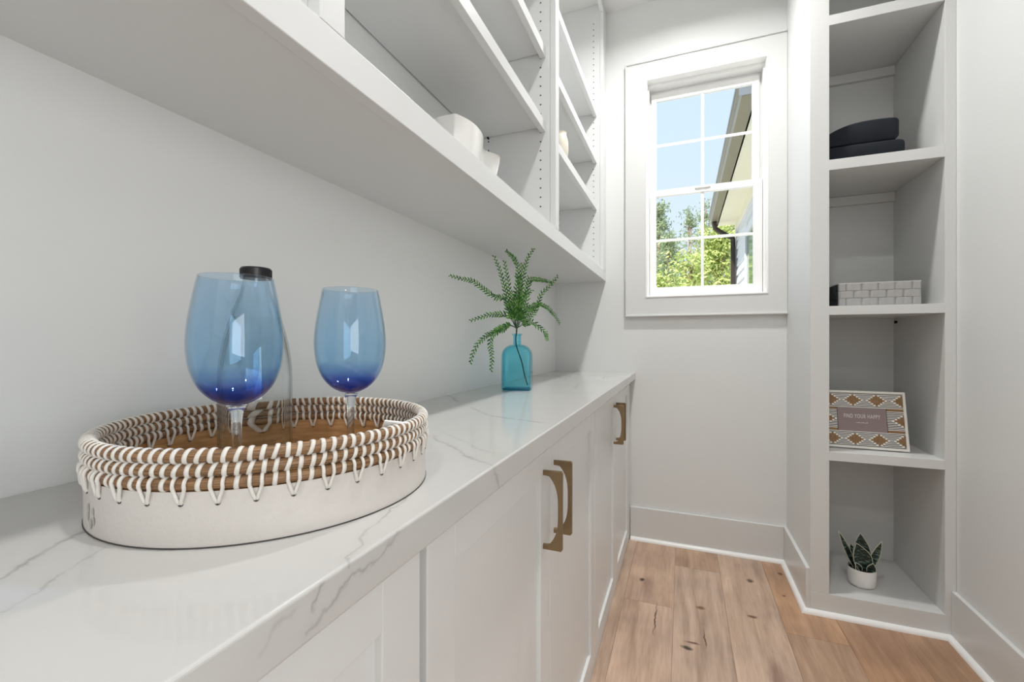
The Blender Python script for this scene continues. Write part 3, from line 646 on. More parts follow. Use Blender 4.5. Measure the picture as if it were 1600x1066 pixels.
# small clear round sticker on the outer wall, near the left end
M_stick = thin_glass('clear_sticker', plain((0.80, 0.78, 0.74)))
def curved_disc(a0, z0, rad, inner=0.0, aspect=1.0):
    bm = bmesh.new(); n = 24; A = []; B = []
    for i in range(n):
        t = 2 * PI * i / n
        for lst, q in ((A, rad), (B, inner)):
            aa = a0 + q * math.cos(t) / TR; lst.append(bm.verts.new(((TR + 0.0004) * math.cos(aa), (TR + 0.0004) * math.sin(aa), z0 + q * aspect * math.sin(t))))
    for i in range(n): bm.faces.new((A[i], A[(i + 1) % n], B[(i + 1) % n], B[i]))
    return bm
M_smudge = mat('grey_stamp_ink', (0.44, 0.415, 0.39), 0.6, noise=0.3, nscale=150)
for da, dz, rad in ((-3.2, 0.005, 0.0034), (-3.6, -0.002, 0.0032), (0.6, 0.004, 0.0026), (1.0, -0.004, 0.0030), (-1.0, -0.0075, 0.0032)):
    obj('stamp_mark', curved_disc(math.radians(-99 + da), 0.0185 + dz, rad, 0.0, 1.35), M_smudge, tray)
# small white tag tucked into the top coil on the window side
bm = bx(-0.013, 0.013, -0.0012, 0.0012, -0.002, 0.0075, bev=0.0008); tg = obj('tag', bm, M_white, tray)
aT = math.radians(2); tg.location = ((RC - 0.008) * math.cos(aT), (RC - 0.008) * math.sin(aT), CZ[2] + 0.002); tg.rotation_euler = (0.5, 0.2, aT + 0.9)

# ------------------------------------------------------------------ wine glasses
def wine_glass(label, x, y, rz=0):
    t = thing('wine_glass', label, 'wine glass', (x, y, 0.914 + 0.0092), rz, 'blue wine glasses on the tray')
    outer = [(0.0045, 0.1025), (0.012, 0.1045), (0.022, 0.1105), (0.031, 0.121), (0.0368, 0.1345), (0.0396, 0.150), (0.0402, 0.165), (0.0388, 0.182), (0.0360, 0.200), (0.0330, 0.2160), (0.0312, 0.2245)]
    prof = [(0.0, 0.1025)] + outer + [(0.0306, 0.2250)]
    inner = [(r - 0.0011 - (0.0 if z > 0.12 else 0.0), z + (0.0015 if z < 0.125 else 0.0)) for r, z in outer[::-1]]
    inner[-1] = (0.004, 0.1050)
    prof += inner[0:] + [(0.0, 0.1048)]
    # smooth the profile
    bm = bmesh.new(); P = spline([(r, 0, z) for r, z in prof[1:11]], 4)
    pr = [(0.0, 0.1025)] + [(p.x, p.z) for p in P] + [(0.0312, 0.2245), (0.0306, 0.2250), (0.0301, 0.2243)]
    pr += [(max(p.x - 0.0011, 0.002), p.z + 0.0014 * max(0, (0.135 - p.z) / 0.03)) for p in P[::-1]] + [(0.0, 0.1043)]
    lathe(bm, pr, 72)
    obj('bowl', bm, M_blue, t, smooth=True)
    stem = [(0.0, 0.0), (0.034, 0.0), (0.0345, 0.0010), (0.033, 0.0022), (0.020, 0.0035), (0.009, 0.0065), (0.0052, 0.013), (0.0042, 0.030), (0.0039, 0.060), (0.0043, 0.085), (0.0058, 0.096), (0.0085, 0.1015), (0.0093, 0.1022), (0.0, 0.1023)]
    bm = bmesh.new(); lathe(bm, stem, 48)
    obj('stem_and_foot', bm, M_clear, t, smooth=True, auto=50)
    return t
wine_glass('blue-bowled wine glass in front of the clear water bottle on the tray', -0.398, 0.294)
wine_glass('blue-bowled wine glass standing alone at the window side of the tray', -0.368, 0.4145)

# ------------------------------------------------------------------ water bottle
bt = thing('water_bottle', 'clear glass bottle of water with black screw cap, behind the nearer wine glass', 'bottle', (-0.509, 0.402, 0.914 + 0.0092))
BP = [(0.0365, 0.0), (0.0405, 0.004), (0.0415, 0.012), (0.0415, 0.060), (0.0415, 0.110), (0.0405, 0.135), (0.0370, 0.160), (0.0310, 0.185), (0.0240, 0.207), (0.0178, 0.224), (0.0150, 0.236), (0.0148, 0.2430)]
Ps = [(p.x, p.z) for p in spline([(r, 0, z) for r, z in BP], 4)]
Ps = [(r, max(0.0, z)) for r, z in Ps]
bm = bmesh.new()
inner = [(max(r - 0.0020, 0.002), max(z, 0.005)) for r, z in Ps[::-1]]
lathe(bm, [(0, 0.004), (0.020, 0.0030)] + Ps + inner + [(0.018, 0.0080), (0, 0.0090)], 72)
obj('body', bm, M_clear_thin, bt, smooth=True, auto=60)
bm = bmesh.new()
wp = [(r - 0.0024, z) for r, z in Ps if 0.0085 < z < 0.1945]
lathe(bm, [(0, 0.0100), (0.018, 0.0088), (0.036, 0.0066)] + wp + [(wp[-1][0] - 0.001, 0.1945), (0, 0.1945)], 72)
obj('water', bm, M_water, bt, smooth=True, auto=45)
bm = bmesh.new(); lathe(bm, [(0, 0.243), (0.0175, 0.243), (0.0178, 0.244), (0.0178, 0.2555), (0.0165, 0.2570), (0, 0.2570)], 40); cap = obj('cap', bm, M_black, bt, smooth=True, auto=30)
bm = bmesh.new()
for k in range(40):
    a = 2 * PI * k / 40; bmesh.ops.create_cube(bm, size=1, matrix=Matrix.Rotation(a, 4, 'Z') @ Matrix.Translation((0.0179, 0, 0.2495)) @ Matrix.Diagonal((0.0007, 0.0012, 0.010, 1)))
obj('cap_ribs', bm, M_black, cap)

# ------------------------------------------------------------------ aqua vase
def rounded_rect(hx, hy, r, n=5):
    o = []
    for cx_, cy_, a0 in ((hx - r, hy - r, 0), (-hx + r, hy - r, PI / 2), (-hx + r, -hy + r, PI), (hx - r, -hy + r, 1.5 * PI)):
        for k in range(n + 1):
            a = a0 + PI / 2 * k / n; o.append((cx_ + r * math.cos(a), cy_ + r * math.sin(a)))
    return o
def loft(bm, secs, cap=(True, True)):
    R = [[bm.verts.new(p) for p in s] for s in secs]
    for A, B in zip(R[:-1], R[1:]):
        n = len(A)
        for i in range(n): bm.faces.new((A[i], A[(i + 1) % n], B[(i + 1) % n], B[i]))
    if cap[0]: bm.faces.new(R[0][::-1])
    if cap[1]: bm.faces.new(R[-1])
vs = thing('aqua_glass_vase', 'square-shouldered aqua glass bottle vase standing on the countertop', 'vase', (-0.548, 1.452, 0.914), math.radians(12))
def vsec(z, hx, hy, r): return [(x, y, z) for x, y in rounded_rect(hx, hy, r)]
VW, VD = 0.052, 0.036
secs = [vsec(0.0005, VW - 0.003, VD - 0.003, 0.009), vsec(0.004, VW, VD, 0.011), vsec(0.06, VW, VD, 0.011), vsec(0.120, VW, VD, 0.012)]
for k in range(1, 9):
    a = PI / 2 * k / 8; f = math.cos(a)
    hx = 0.0150 + (VW - 0.0150) * f; hy = 0.0150 + (VD - 0.0150) * f
    secs.append(vsec(0.120 + 0.040 * math.sin(a), hx, hy, min(hx, hy) * (0.34 + 0.65 * (1 - f))))
secs += [vsec(0.166, 0.0140, 0.0140, 0.0138), vsec(0.1925, 0.0140, 0.0140, 0.0138), vsec(0.1945, 0.0190, 0.0190, 0.0188), vsec(0.1985, 0.0190, 0.0190, 0.0188), vsec(0.1990, 0.0150, 0.0150, 0.0148)]
bm = bmesh.new(); loft(bm, secs, (True, False)); obj('body', bm, M_vase, vs, smooth=True, auto=50)
ins = [vsec(0.0085, VW - 0.010, VD - 0.010, 0.009), vsec(0.013, VW - 0.0045, VD - 0.0045, 0.009), vsec(0.120, VW - 0.0045, VD - 0.0045, 0.009)]
for k in range(1, 9):
    a = PI / 2 * k / 8; f = math.cos(a)
    hx = 0.0110 + (VW - 0.0150) * f; hy = 0.0110 + (VD - 0.0150) * f
    ins.append(vsec(0.120 + 0.036 * math.sin(a), hx, hy, min(hx, hy) * (0.34 + 0.6 * (1 - f))))
ins += [vsec(0.166, 0.0110, 0.0110, 0.0108), vsec(0.1990, 0.0110, 0.0110, 0.0108)]
bm = bmesh.new(); loft(bm, ins, (True, False)); bmesh.ops.reverse_faces(bm, faces=bm.faces); obj('inner_wall', bm, M_vase, vs, smooth=True, auto=50)
bm = bmesh.new(); loft(bm, [vsec(0.0010, VW - 0.005, VD - 0.005, 0.009), vsec(0.0075, VW - 0.004, VD - 0.004, 0.009)]); obj('thick_base', bm, M_vase_base, vs)

# ------------------------------------------------------------------ fern pick in the vase (world coordinates)
FR = [
[(-0.547,1.436,1.13),(-0.563,1.41,1.194),(-0.579,1.418,1.235),(-0.595,1.357,1.237),(-0.612,1.319,1.255),(-0.628,1.266,1.279),(-0.644,1.211,1.281),(-0.66,1.17,1.286)],
[(-0.547,1.43,1.13),(-0.57,1.439,1.169),(-0.592,1.428,1.18),(-0.615,1.373,1.177),(-0.637,1.339,1.166),(-0.66,1.305,1.155)],
[(-0.547,1.43,1.13),(-0.561,1.407,1.142),(-0.575,1.347,1.119),(-0.589,1.279,1.103),(-0.602,1.242,1.075),(-0.616,1.238,1.047),(-0.63,1.246,1.014)],
[(-0.547,1.43,1.13),(-0.558,1.384,1.139),(-0.568,1.295,1.114),(-0.579,1.288,1.085),(-0.589,1.324,1.035),(-0.6,1.34,0.986)],
[(-0.547,1.436,1.13),(-0.56,1.406,1.214),(-0.574,1.383,1.295),(-0.587,1.375,1.341),(-0.6,1.367,1.376)],
[(-0.547,1.436,1.13),(-0.551,1.398,1.239),(-0.556,1.38,1.299),(-0.56,1.362,1.355)],
[(-0.547,1.443,1.13),(-0.54,1.419,1.24),(-0.534,1.424,1.31),(-0.527,1.389,1.355),(-0.52,1.28,1.372)],
[(-0.547,1.449,1.13),(-0.525,1.417,1.24),(-0.504,1.415,1.342),(-0.486,1.40,1.375),(-0.475,1.42,1.405)],
[(-0.547,1.456,1.13),(-0.535,1.504,1.221),(-0.524,1.52,1.306),(-0.512,1.648,1.326),(-0.5,1.735,1.326)],
[(-0.547,1.456,1.13),(-0.52,1.562,1.198),(-0.494,1.573,1.265),(-0.467,1.585,1.294),(-0.44,1.605,1.334)],
[(-0.547,1.462,1.135),(-0.538,1.539,1.201),(-0.528,1.626,1.231),(-0.519,1.715,1.226),(-0.509,1.797,1.199),(-0.5,1.855,1.163)],
[(-0.547,1.462,1.133),(-0.523,1.54,1.157),(-0.499,1.55,1.139),(-0.474,1.552,1.118),(-0.45,1.496,1.087)],
[(-0.547,1.449,1.13),(-0.524,1.442,1.232),(-0.5,1.473,1.267)],
[(-0.547,1.449,1.135),(-0.524,1.471,1.202),(-0.5,1.539,1.201)],
[(-0.547,1.436,1.13),(-0.564,1.457,1.203),(-0.58,1.484,1.267)],
[(-0.547,1.449,1.13),(-0.541,1.46,1.231),(-0.536,1.458,1.321),(-0.53,1.456,1.361)],
[(-0.547,1.449,1.13),(-0.531,1.446,1.207),(-0.516,1.456,1.275),(-0.5,1.438,1.312)],
[(-0.547,1.443,1.13),(-0.541,1.403,1.204),(-0.536,1.445,1.274),(-0.53,1.392,1.312)],
]
FO = Vector((-0.548, 1.452, 0.914))
fern = thing('fern_spray', 'artificial green fern spray standing in the aqua vase', 'fern', FO)
NK = Vector((-0.548, 1.450, 1.116))
for fi, pts in enumerate(FR):
    pp = [NK - FO] + [Vector(p) + Vector((-0.001, 0.002, 0)) - FO for p in pts]
    pp[1] = pp[1].lerp(NK + Vector((0, 0, 0.02)) - FO, 0.4)
    S = spline(pp, 8); n = len(S)
    bm = bmesh.new(); tube(bm, S, [0.0013 - 0.0008 * i / (n - 1) for i in range(n)], 5)
    fo = obj('frond', bm, M_stem, fern, smooth=True)
    bm = bmesh.new(); rnd = random.Random(fi + 3)
    # arc-length sampling
    acc = 0.0; nxt = 0.055 if fi < 12 else 0.045; side = 1; tot = sum((S[i + 1] - S[i]).length for i in range(n - 1))
    for i in range(n - 1):
        seg = (S[i + 1] - S[i]); ln = seg.length
        while acc + ln > nxt:
            p = S[i] + seg * ((nxt - acc) / ln); d = seg.normalized()
            vd = Vector((0.35, -0.93, 0.05)); s = d.cross(vd)
            if s.length < 1e-3: s = Vector((0, 0, 1))
            s.normalize(); tt = nxt / tot
            L_ = 0.0215 * (1.0 - 0.55 * tt ** 2) * rnd.uniform(0.85, 1.12); W_ = 0.0033 * (1 - 0.3 * tt)
            dirv = (d * 0.78 + s * side * 0.66 + vd * rnd.uniform(-0.3, 0.3)).normalized()
            wv = dirv.cross(vd + Vector((rnd.uniform(-.3, .3), 0, rnd.uniform(-.3, .3)))).normalized()
            up_ = wv.cross(dirv) * 0.0012
            c = [p, p + dirv * L_ * 0.3 + wv * W_ + up_, p + dirv * L_ * 0.7 + wv * W_ * 0.8 + up_, p + dirv * L_, p + dirv * L_ * 0.7 - wv * W_ * 0.8 + up_, p + dirv * L_ * 0.3 - wv * W_ + up_]
            ok = all((q + FO).x > XL + 0.003 and (q + FO).z < 1.421 for q in c)
            if ok:
                v = [bm.verts.new(q) for q in c]; m1 = bm.verts.new(p + dirv * L_ * 0.3 - up_); m2 = bm.verts.new(p + dirv * L_ * 0.7 - up_)
                bm.faces.new((v[0], v[1], m1)); bm.faces.new((v[1], v[2], m2, m1)); bm.faces.new((v[2], v[3], m2))
                bm.faces.new((v[0], m1, v[5])); bm.faces.new((m1, m2, v[4], v[5])); bm.faces.new((m2, v[3], v[4]))
            side = -side; nxt += 0.0064
        acc += ln
    o = obj('leaflets', bm, M_fern, fo); o['kind'] = 'stuff'
# main stem inside the vase, leaning to the front right foot
bm = bmesh.new(); R_ = Vector((0.93, 0.36, 0)); 
tube(bm, spline([NK - FO + Vector((0, 0, 0.012)), NK - FO + R_ * -0.004 + Vector((0, 0, -0.022)), R_ * -0.001 + Vector((0, 0, 0.150)), R_ * 0.016 + Vector((0, 0, 0.10)), R_ * 0.026 + Vector((0, 0, 0.055)), R_ * 0.037 + Vector((0, 0, 0.0165))], 5), 0.0024, 8)
obj('main_stem', bm, mat('dark_wrapped_stem', (0.012, 0.03, 0.03), 0.5, noise=0.2), fern, smooth=True)

# ------------------------------------------------------------------ ceramics on the wall shelves
def boat_outline(z, s, grow=0.0):
    """plan of the dish: squared body with a drawn-out spout towards the window"""
    base = [(-0.113, 0.02), (-0.114, 0.060), (-0.107, 0.074), (-0.060, 0.090), (-0.010, 0.090), (0.035, 0.078), (0.072, 0.058), (0.108, 0.052), (0.162, 0.074)]
    pts = base + [(0.166, 0.0)] + [(y, -x) for y, x in base[::-1]] + [(-0.108, -0.02)]
    P = spline([(q[0], q[1], 0) for q in pts] + [(pts[0][0], pts[0][1], 0)], 4)[:-1]
    return [(-(q.y) * s + grow * (-q.y), q.x * s, z) for q in P]
pit = thing('ceramic_serving_dish', 'glossy white ceramic dish with wavy sides on the lowest wall shelf', 'dish', (-0.590, 1.060, 1.474))
bm = bmesh.new()
hs = [(0.0, 0.66), (0.004, 0.70), (0.05, 0.80), (0.10, 0.90), (0.15, 0.98), (0.171, 1.0)]
secs = [boat_outline(z, s) for z, s in hs]
secs.append([(x * 0.97, y * 0.98, 0.1725) for x, y, z in secs[-1]])
for z, s in hs[::-1][:-1]: secs.append([(x * 0.93, y * 0.96, max(z, 0.008)) for x, y, zz in boat_outline(z, s)])
loft(bm, secs); obj('body', bm, M_ceramic, pit, smooth=True, auto=50)
bm = bmesh.new()
M_cream = mat('cream_ceramic', (0.72, 0.67, 0.57), 0.5, noise=0.1, nscale=30)
jar = thing('cream_jar', 'small cream jar with twisted handle on the wall shelf beside the window', 'jar', (-0.478, 1.780, 1.8425))
lathe(bm, [(0, 0.0), (0.024, 0), (0.030, 0.010), (0.034, 0.040), (0.033, 0.075), (0.027, 0.100), (0.024, 0.108), (0.026, 0.116), (0.023, 0.117), (0.021, 0.108), (0.024, 0.098), (0, 0.02)], 36)
obj('body', bm, M_cream, jar, smooth=True, auto=60)
for ph in (0, PI):
    bm = bmesh.new(); pts = []
    for k in range(25):
        t = k / 24; a = PI * t; tw_ = 6 * PI * t + ph
        c = Vector((0.004, 0.024 + 0.013 * math.sin(a), 0.062 + 0.046 * t)); pts.append(c + Vector((math.cos(tw_), math.sin(tw_) * 0.5, math.sin(tw_) * 0.5)) * 0.0028)
    tube(bm, pts, 0.0027, 6); obj('twisted_handle', bm, mat('tan_rope', (0.50, 0.36, 0.20), 0.7, noise=0.2), jar, smooth=True)

# ------------------------------------------------------------------ navy cloths
def folded(label, x0, x1, y0, y1, z, h, round_r, bulge, slope, nm='folded_cloth'):
    t = thing(nm, label, 'cloth', ((x0 + x1) / 2, (y0 + y1) / 2, z), 0, 'folded navy cloths')
    hx, hy = (x1 - x0) / 2, (y1 - y0) / 2
    # one folded block: cross-section in XZ with rounded fold at the right, swept along Y
    bm = bmesh.new(); rows = []; N = 12; r = round_r
    for yi in range(N + 1):
        yy = -hy + 2 * hy * yi / N; ed = min(yi, N - yi); ins = {0: 0.007, 1: 0.0015}.get(ed, 0.0)
        if ed == 0: yy *= 1.0
        if ed == 1: yy = math.copysign(hy - 0.003, yy)
        def top(x):
            u = (x + hx) / (2 * hx); return h * (1 - slope * (1 - u) ** 4.0) + bulge * math.sin(PI * u)
        sec = []
        xr = hx - ins
        for k in range(16): sec.append((-hx + 0.001 + ins + (xr - r + hx - 0.001 - ins) * k / 15, yy, ins * 0.8))
        for k in range(1, 6):
            a_ = -PI / 2 + PI / 2 * k / 5; sec.append((xr - r + r * math.cos(a_), yy, r + ins * 0.8 + r * math.sin(a_)))
        for k in range(6):
            a_ = PI / 2 * k / 5; sec.append((xr - r + r * math.cos(a_), yy, top(xr) - ins - r + r * math.sin(a_)))
        for k in range(14, -1, -1):
            x = -hx + 0.001 + ins + (xr - r + hx - 0.001 - ins) * k / 15; sec.append((x, yy, top(x) - ins))
        rows.append(sec)
    loft(bm, rows); bmesh.ops.recalc_face_normals(bm, faces=bm.faces)
    obj('folded_block', bm, M_navy, t, smooth=True, auto=60)
    return t
folded('thick folded navy cloth lying directly on the bookcase shelf, lower of the two', 0.5405, 0.792, 2.10, 2.40, 1.8035, 0.060, 0.016, 0.002, 0.05)
folded('folded navy cloth with sloping end, stacked on top of the other navy cloth', 0.5405, 0.776, 2.105, 2.40, 1.8665, 0.086, 0.018, 0.004, 0.42)

# ------------------------------------------------------------------ woven basket
bk = thing('woven_basket', 'low rectangular grey basket woven from wide flat straps on the bookcase', 'basket', (0.7055, 2.225, 1.2255))
bhx, bhy, bhh = 0.130, 0.135, 0.090
M_strap2 = mat('darker_woven_strap', (0.035, 0.037, 0.045), 0.6, noise=0.1)  # darker colour used on the left face only
M_strap = mat('grey_woven_strap', (0.40, 0.395, 0.39), 0.6, noise=0.08, nscale=60, bump=0.4, bscale=800)
M_strapd = mat('basket_lining', (0.16, 0.155, 0.15), 0.8, noise=0.1)
bm = bmesh.new(); box(bm, -bhx + 0.004, bhx - 0.004, -bhy + 0.004, bhy - 0.004, 0.001, 0.005)
box(bm, -bhx + 0.003, bhx - 0.003, -bhy + 0.003, -bhy + 0.005, 0, bhh - 0.002); box(bm, -bhx + 0.003, bhx - 0.003, bhy - 0.005, bhy - 0.003, 0, bhh - 0.002)
box(bm, -bhx + 0.003, -bhx + 0.005, -bhy + 0.005, bhy - 0.005, 0, bhh - 0.002); box(bm, bhx - 0.005, bhx - 0.003, -bhy + 0.005, bhy - 0.005, 0, bhh - 0.002)
obj('lining', bm, M_strapd, bk)
# weave: horizontal straps, each showing a pillow over every other upright strap
rows_ = 3; rh = (bhh - 0.004) / rows_
def strap(w_, h_):
    """flat strap pillow spanning two uprights, dipping at both ends, with a faint fold in the middle"""
    bm = bmesh.new(); nx = 8; prof_z = [0.0, 0.08, 0.92, 1.0]; g = []
    for jz in prof_z:
        row = []
        for i in range(nx + 1):
            u = i / nx; e = min(u, 1 - u); y = -0.0030 * min(1, e / 0.13) ** 0.5 + (0.0007 if i == nx // 2 and w_ > cw * 1.5 else 0)
            if jz in (0.0, 1.0): y += 0.0012
            row.append(bm.verts.new((-w_ / 2 + w_ * u, y, h_ * jz)))
        g.append(row)
    bk_ = [[bm.verts.new((-w_ / 2 + w_ * i / nx, 0.0008, h_ * jz)) for i in (0, nx)] for jz in (0.0, 1.0)]
    for j in range(3):
        for i in range(nx): bm.faces.new((g[j][i], g[j][i + 1], g[j + 1][i + 1], g[j + 1][i]))
    bm.faces.new([bk_[0][1], bk_[0][0], bk_[1][0], bk_[1][1]])
    bm.faces.new(g[0][::-1] + [bk_[0][0], bk_[0][1]]); bm.faces.new(g[3] + [bk_[1][1], bk_[1][0]])
    bm.faces.new([g[j][0] for j in range(4)] + [bk_[1][0], bk_[0][0]]); bm.faces.new([g[j][nx] for j in range(3, -1, -1)] + [bk_[0][1], bk_[1][1]])
    bmesh.ops.recalc_face_normals(bm, faces=bm.faces)
    me = bpy.data.meshes.new('strap_square'); bm.to_mesh(me); bm.free(); me.materials.append(M_strap); return me
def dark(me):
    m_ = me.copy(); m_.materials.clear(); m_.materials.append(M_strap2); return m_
cw = 2 * bhx / 10
def place(me, x, y, z, rz):
    o = bpy.data.objects.new('woven_strap', me); COL.objects.link(o); o.parent = bk; o.location = (x, y, z); o.rotation_euler = (0, 0, rz)
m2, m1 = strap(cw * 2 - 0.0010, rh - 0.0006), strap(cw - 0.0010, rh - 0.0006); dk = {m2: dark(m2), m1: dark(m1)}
for r in range(rows_):
    z = 0.001 + r * rh + 0.0006
    cells = [(0.5, m1)] + [(2 + 2 * k, m2) for k in range(4)] + [(9.5, m1)] if r % 2 == 0 else [(1 + 2 * k, m2) for k in range(5)]
    for c, me_ in cells:
        off = -bhx + cw * c
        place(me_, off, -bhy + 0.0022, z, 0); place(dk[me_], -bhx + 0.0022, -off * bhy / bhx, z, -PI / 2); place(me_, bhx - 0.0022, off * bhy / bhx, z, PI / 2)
bm = bmesh.new()
box(bm, -bhx - 0.0005, bhx + 0.0005, -bhy - 0.0005, -bhy + 0.004, bhh - 0.003, bhh, bev=0.001); box(bm, -bhx - 0.0005, bhx + 0.0005, bhy - 0.004, bhy, bhh - 0.003, bhh, bev=0.001)
box(bm, -bhx - 0.0005, -bhx + 0.004, -bhy + 0.004, bhy - 0.004, bhh - 0.003, bhh, bev=0.001); box(bm, bhx - 0.004, bhx + 0.0005, -bhy + 0.004, bhy - 0.004, bhh - 0.003, bhh, bev=0.001)
obj('rim', bm, mat('pale_basket_rim', (0.62, 0.62, 0.60), 0.6, noise=0.05), bk)

# ------------------------------------------------------------------ picture frame
M_fw = mat('chalk_white_frame_paint', (0.80, 0.78, 0.73), 0.6, noise=0.05, nscale=60)
M_fb = mat('black_inlay', (0.015, 0.015, 0.02), 0.5, noise=0.1)
M_fo = grain('brown_wood_inlay', (0.20, 0.105, 0.04), (0.33, 0.19, 0.085), (8, 1, 1), scale=60)
M_photo = mat('mauve_insert_card', (0.27, 0.205, 0.205), 0.35, noise=0.06, nscale=30)
M_text = mat('white_lettering', (0.72, 0.68, 0.68), 0.5, noise=0.02)
FW, FH = 0.277, 0.232; bw = 0.0085
pf = thing('picture_frame', 'white, black and brown patterned picture frame reading FIND YOUR HAPPY on the bookcase', 'picture frame', (0.824, 2.154, 0.6531))
pf.rotation_euler = (math.radians(-11), 0, 0)
# local frame: x from -FW..0, z 0..FH, facing -y
def fb(*a, **k): return bx(*a, **k)
obj('backing', fb(-FW + 0.001, -0.001, 0.002, 0.012, 0.001, FH - 0.001), M_fb, pf)
bm = bmesh.new(); box(bm, -FW, 0, -0.006, 0.003, 0, bw, bev=0.001); box(bm, -FW, 0, -0.006, 0.003, FH - bw, FH, bev=0.001)
box(bm, -FW, -FW + bw, -0.006, 0.003, bw, FH - bw, bev=0.001); box(bm, -bw, 0, -0.006, 0.003, bw, FH - bw, bev=0.001)
obj('border', bm, M_fw, pf)
ix0, ix1, iz0, iz1 = -FW + bw, -bw, bw, FH - bw
cx0, cx1, cz0, cz1 = -0.2265, -0.0640, 0.0705, 0.1620     # insert opening
bandB = (iz0, cz0 - 0.004); bandT = (cz1 + 0.004, iz1)
bmw = bmesh.new(); bmo = bmesh.new(); step = 0.0052
def inlay(x0, x1, z0, z1, centers, half, reach=3.3):
    nrow = int(round((z1 - z0) / 0.0070)); nrow += (nrow + 1) % 2; dz = (z1 - z0) / nrow; mid = nrow // 2
    for k in range(nrow + 1):            # white lines between dark grooves
        z = z0 + dz * k
        box(bmw, x0, x1, -0.0006, 0.0021, z - 0.0017, z + 0.0017)
    for c in centers:
        for k in range(nrow):
            d = abs(k - mid); z = z0 + dz * k
            hw = half * (1 - d / (reach + 1)) if d <= reach else 0
            a, b_ = max(x0, c - hw), min(x1, c + hw)
            if hw > 0 and b_ > a: box(bmw, a, b_, -0.0012, 0.0022, z - 0.0009, z + dz + 0.0009)
            hw2 = hw - 0.0068
            a, b_ = max(x0, c - hw2), min(x1, c + hw2)
            if hw2 > 0.001 and b_ > a: box(bmo, a, b_, -0.0018, 0.0010, z - 0.0003, z + dz + 0.0003)
cs = [ix1 - 0.001 - 0.0705 * k for k in range(5)]
cs = [-0.0105, -0.0930, -0.1720, -0.2480]
inlay(ix0, ix1, bandB[0], bandB[1], cs, 0.034)
inlay(ix0, ix1, bandT[0], bandT[1], cs, 0.034)
inlay(cx1 + 0.002, ix1, cz0 + 0.010, cz1 - 0.010, [ix1 + 0.002], 0.040)
inlay(ix0, cx0 - 0.002, cz0 + 0.010, cz1 - 0.010, [ix0 - 0.002], 0.040)
obj('white_inlay', bmw, M_fw, pf)
for (a, b_) in ((ix0, cx0 - 0.002), (cx1 + 0.002, ix1)):
    for (c, d) in ((cz0 - 0.002, cz0 + 0.008), (cz1 - 0.008, cz1 + 0.002)): box(bmo, a, b_, -0.0008, 0.0021, c, d)
obj('wood_inlay', bmo, M_fo, pf)
ins_o = obj('insert_card', fb(cx0, cx1, -0.0004, 0.0021, cz0 - 0.002, cz1 + 0.002), M_photo, pf)
def text(s, size, x, z, parent):
    cu = bpy.data.curves.new('lettering', 'FONT'); cu.body = s; cu.size = size; cu.align_x = 'CENTER'; cu.extrude = 0.0001; cu.space_character = 1.12
    o = bpy.data.objects.new('lettering', cu); COL.objects.link(o)
    dg = bpy.context.evaluated_depsgraph_get(); me = bpy.data.meshes.new_from_object(o.evaluated_get(dg)); bpy.data.objects.remove(o)
    w_ = max(v.co.x for v in me.vertices) * 2; me.transform(Matrix.Translation((x, -0.0007, z)) @ Matrix.Rotation(PI / 2, 4, 'X') @ Matrix.Diagonal((0.122 / w_, 1, 1, 1))); me.materials.clear(); me.materials.append(M_text)
    o = bpy.data.objects.new('lettering', me); COL.objects.link(o); o.parent = parent
    return o
t1 = text('FIND YOUR HAPPY', 0.0230, (cx0 + cx1) / 2, 0.1215, ins_o)
bm = bmesh.new()
for k in range(9): box(bm, (cx0 + cx1) / 2 - 0.020 + k * 0.0045, (cx0 + cx1) / 2 - 0.0170 + k * 0.0045, -0.0008, -0.0003, 0.1020, 0.1036 + 0.0008 * (k % 3))
obj('small_print', bm, M_text, ins_o)
bm = bmesh.new(); tube(bm, [(-FW / 2, 0.012, 0.15), (-FW / 2, 0.073, 0.0125)], 0.004, 6); obj('easel_leg', bm, M_fb, pf)

# ------------------------------------------------------------------ small potted plant
pl = thing('potted_succulent', 'small white pot with dark white-edged pointed leaves in the bottom niche', 'potted plant', (0.684, 2.195, 0.0865))
bm = bmesh.new(); lathe(bm, [(0, 0), (0.036, 0), (0.043, 0.004), (0.0465, 0.014), (0.0475, 0.035), (0.0475, 0.070), (0.0462, 0.072), (0.0445, 0.070), (0.0445, 0.058), (0, 0.056)], 48)
obj('pot', bm, M_pot, pl, smooth=True, auto=45)
bm = bmesh.new(); lathe(bm, [(0, 0.0575), (0.044, 0.0575), (0.044, 0.062), (0.03, 0.0655), (0, 0.067)], 32)
for v in bm.verts: v.co.z += random.uniform(-0.001, 0.002)
obj('soil', bm, M_soil, pl)
M_sd = mat('dark_variegated_leaf', (0.012, 0.028, 0.020), 0.4, noise=0.3)
nn = M_sd.node_tree.nodes; LL = M_sd.node_tree.links
wv = nn.new('ShaderNodeTexNoise'); wv.inputs['Scale'].default_value = 90; mpn = nn.new('ShaderNodeMapping'); mpn.inputs['Scale'].default_value = (0.5, 0.5, 1.8); tn = nn.new('ShaderNodeTexCoord')
LL.new(tn.outputs['Object'], mpn.inputs[0]); LL.new(mpn.outputs[0], wv.inputs['Vector'])
rp = nn.new('ShaderNodeValToRGB'); rp.color_ramp.elements[0].position = 0.52; rp.color_ramp.elements[0].color = (0.008, 0.020, 0.016, 1); rp.color_ramp.elements[1].position = 0.66; rp.color_ramp.elements[1].color = (0.13, 0.20, 0.17, 1)
LL.new(wv.outputs['Fac'], rp.inputs[0]); LL.new(rp.outputs[0], nn['Principled BSDF'].inputs['Base Color'])
M_se = mat('pale_leaf_margin', (0.50, 0.52, 0.40), 0.5, noise=0.05)
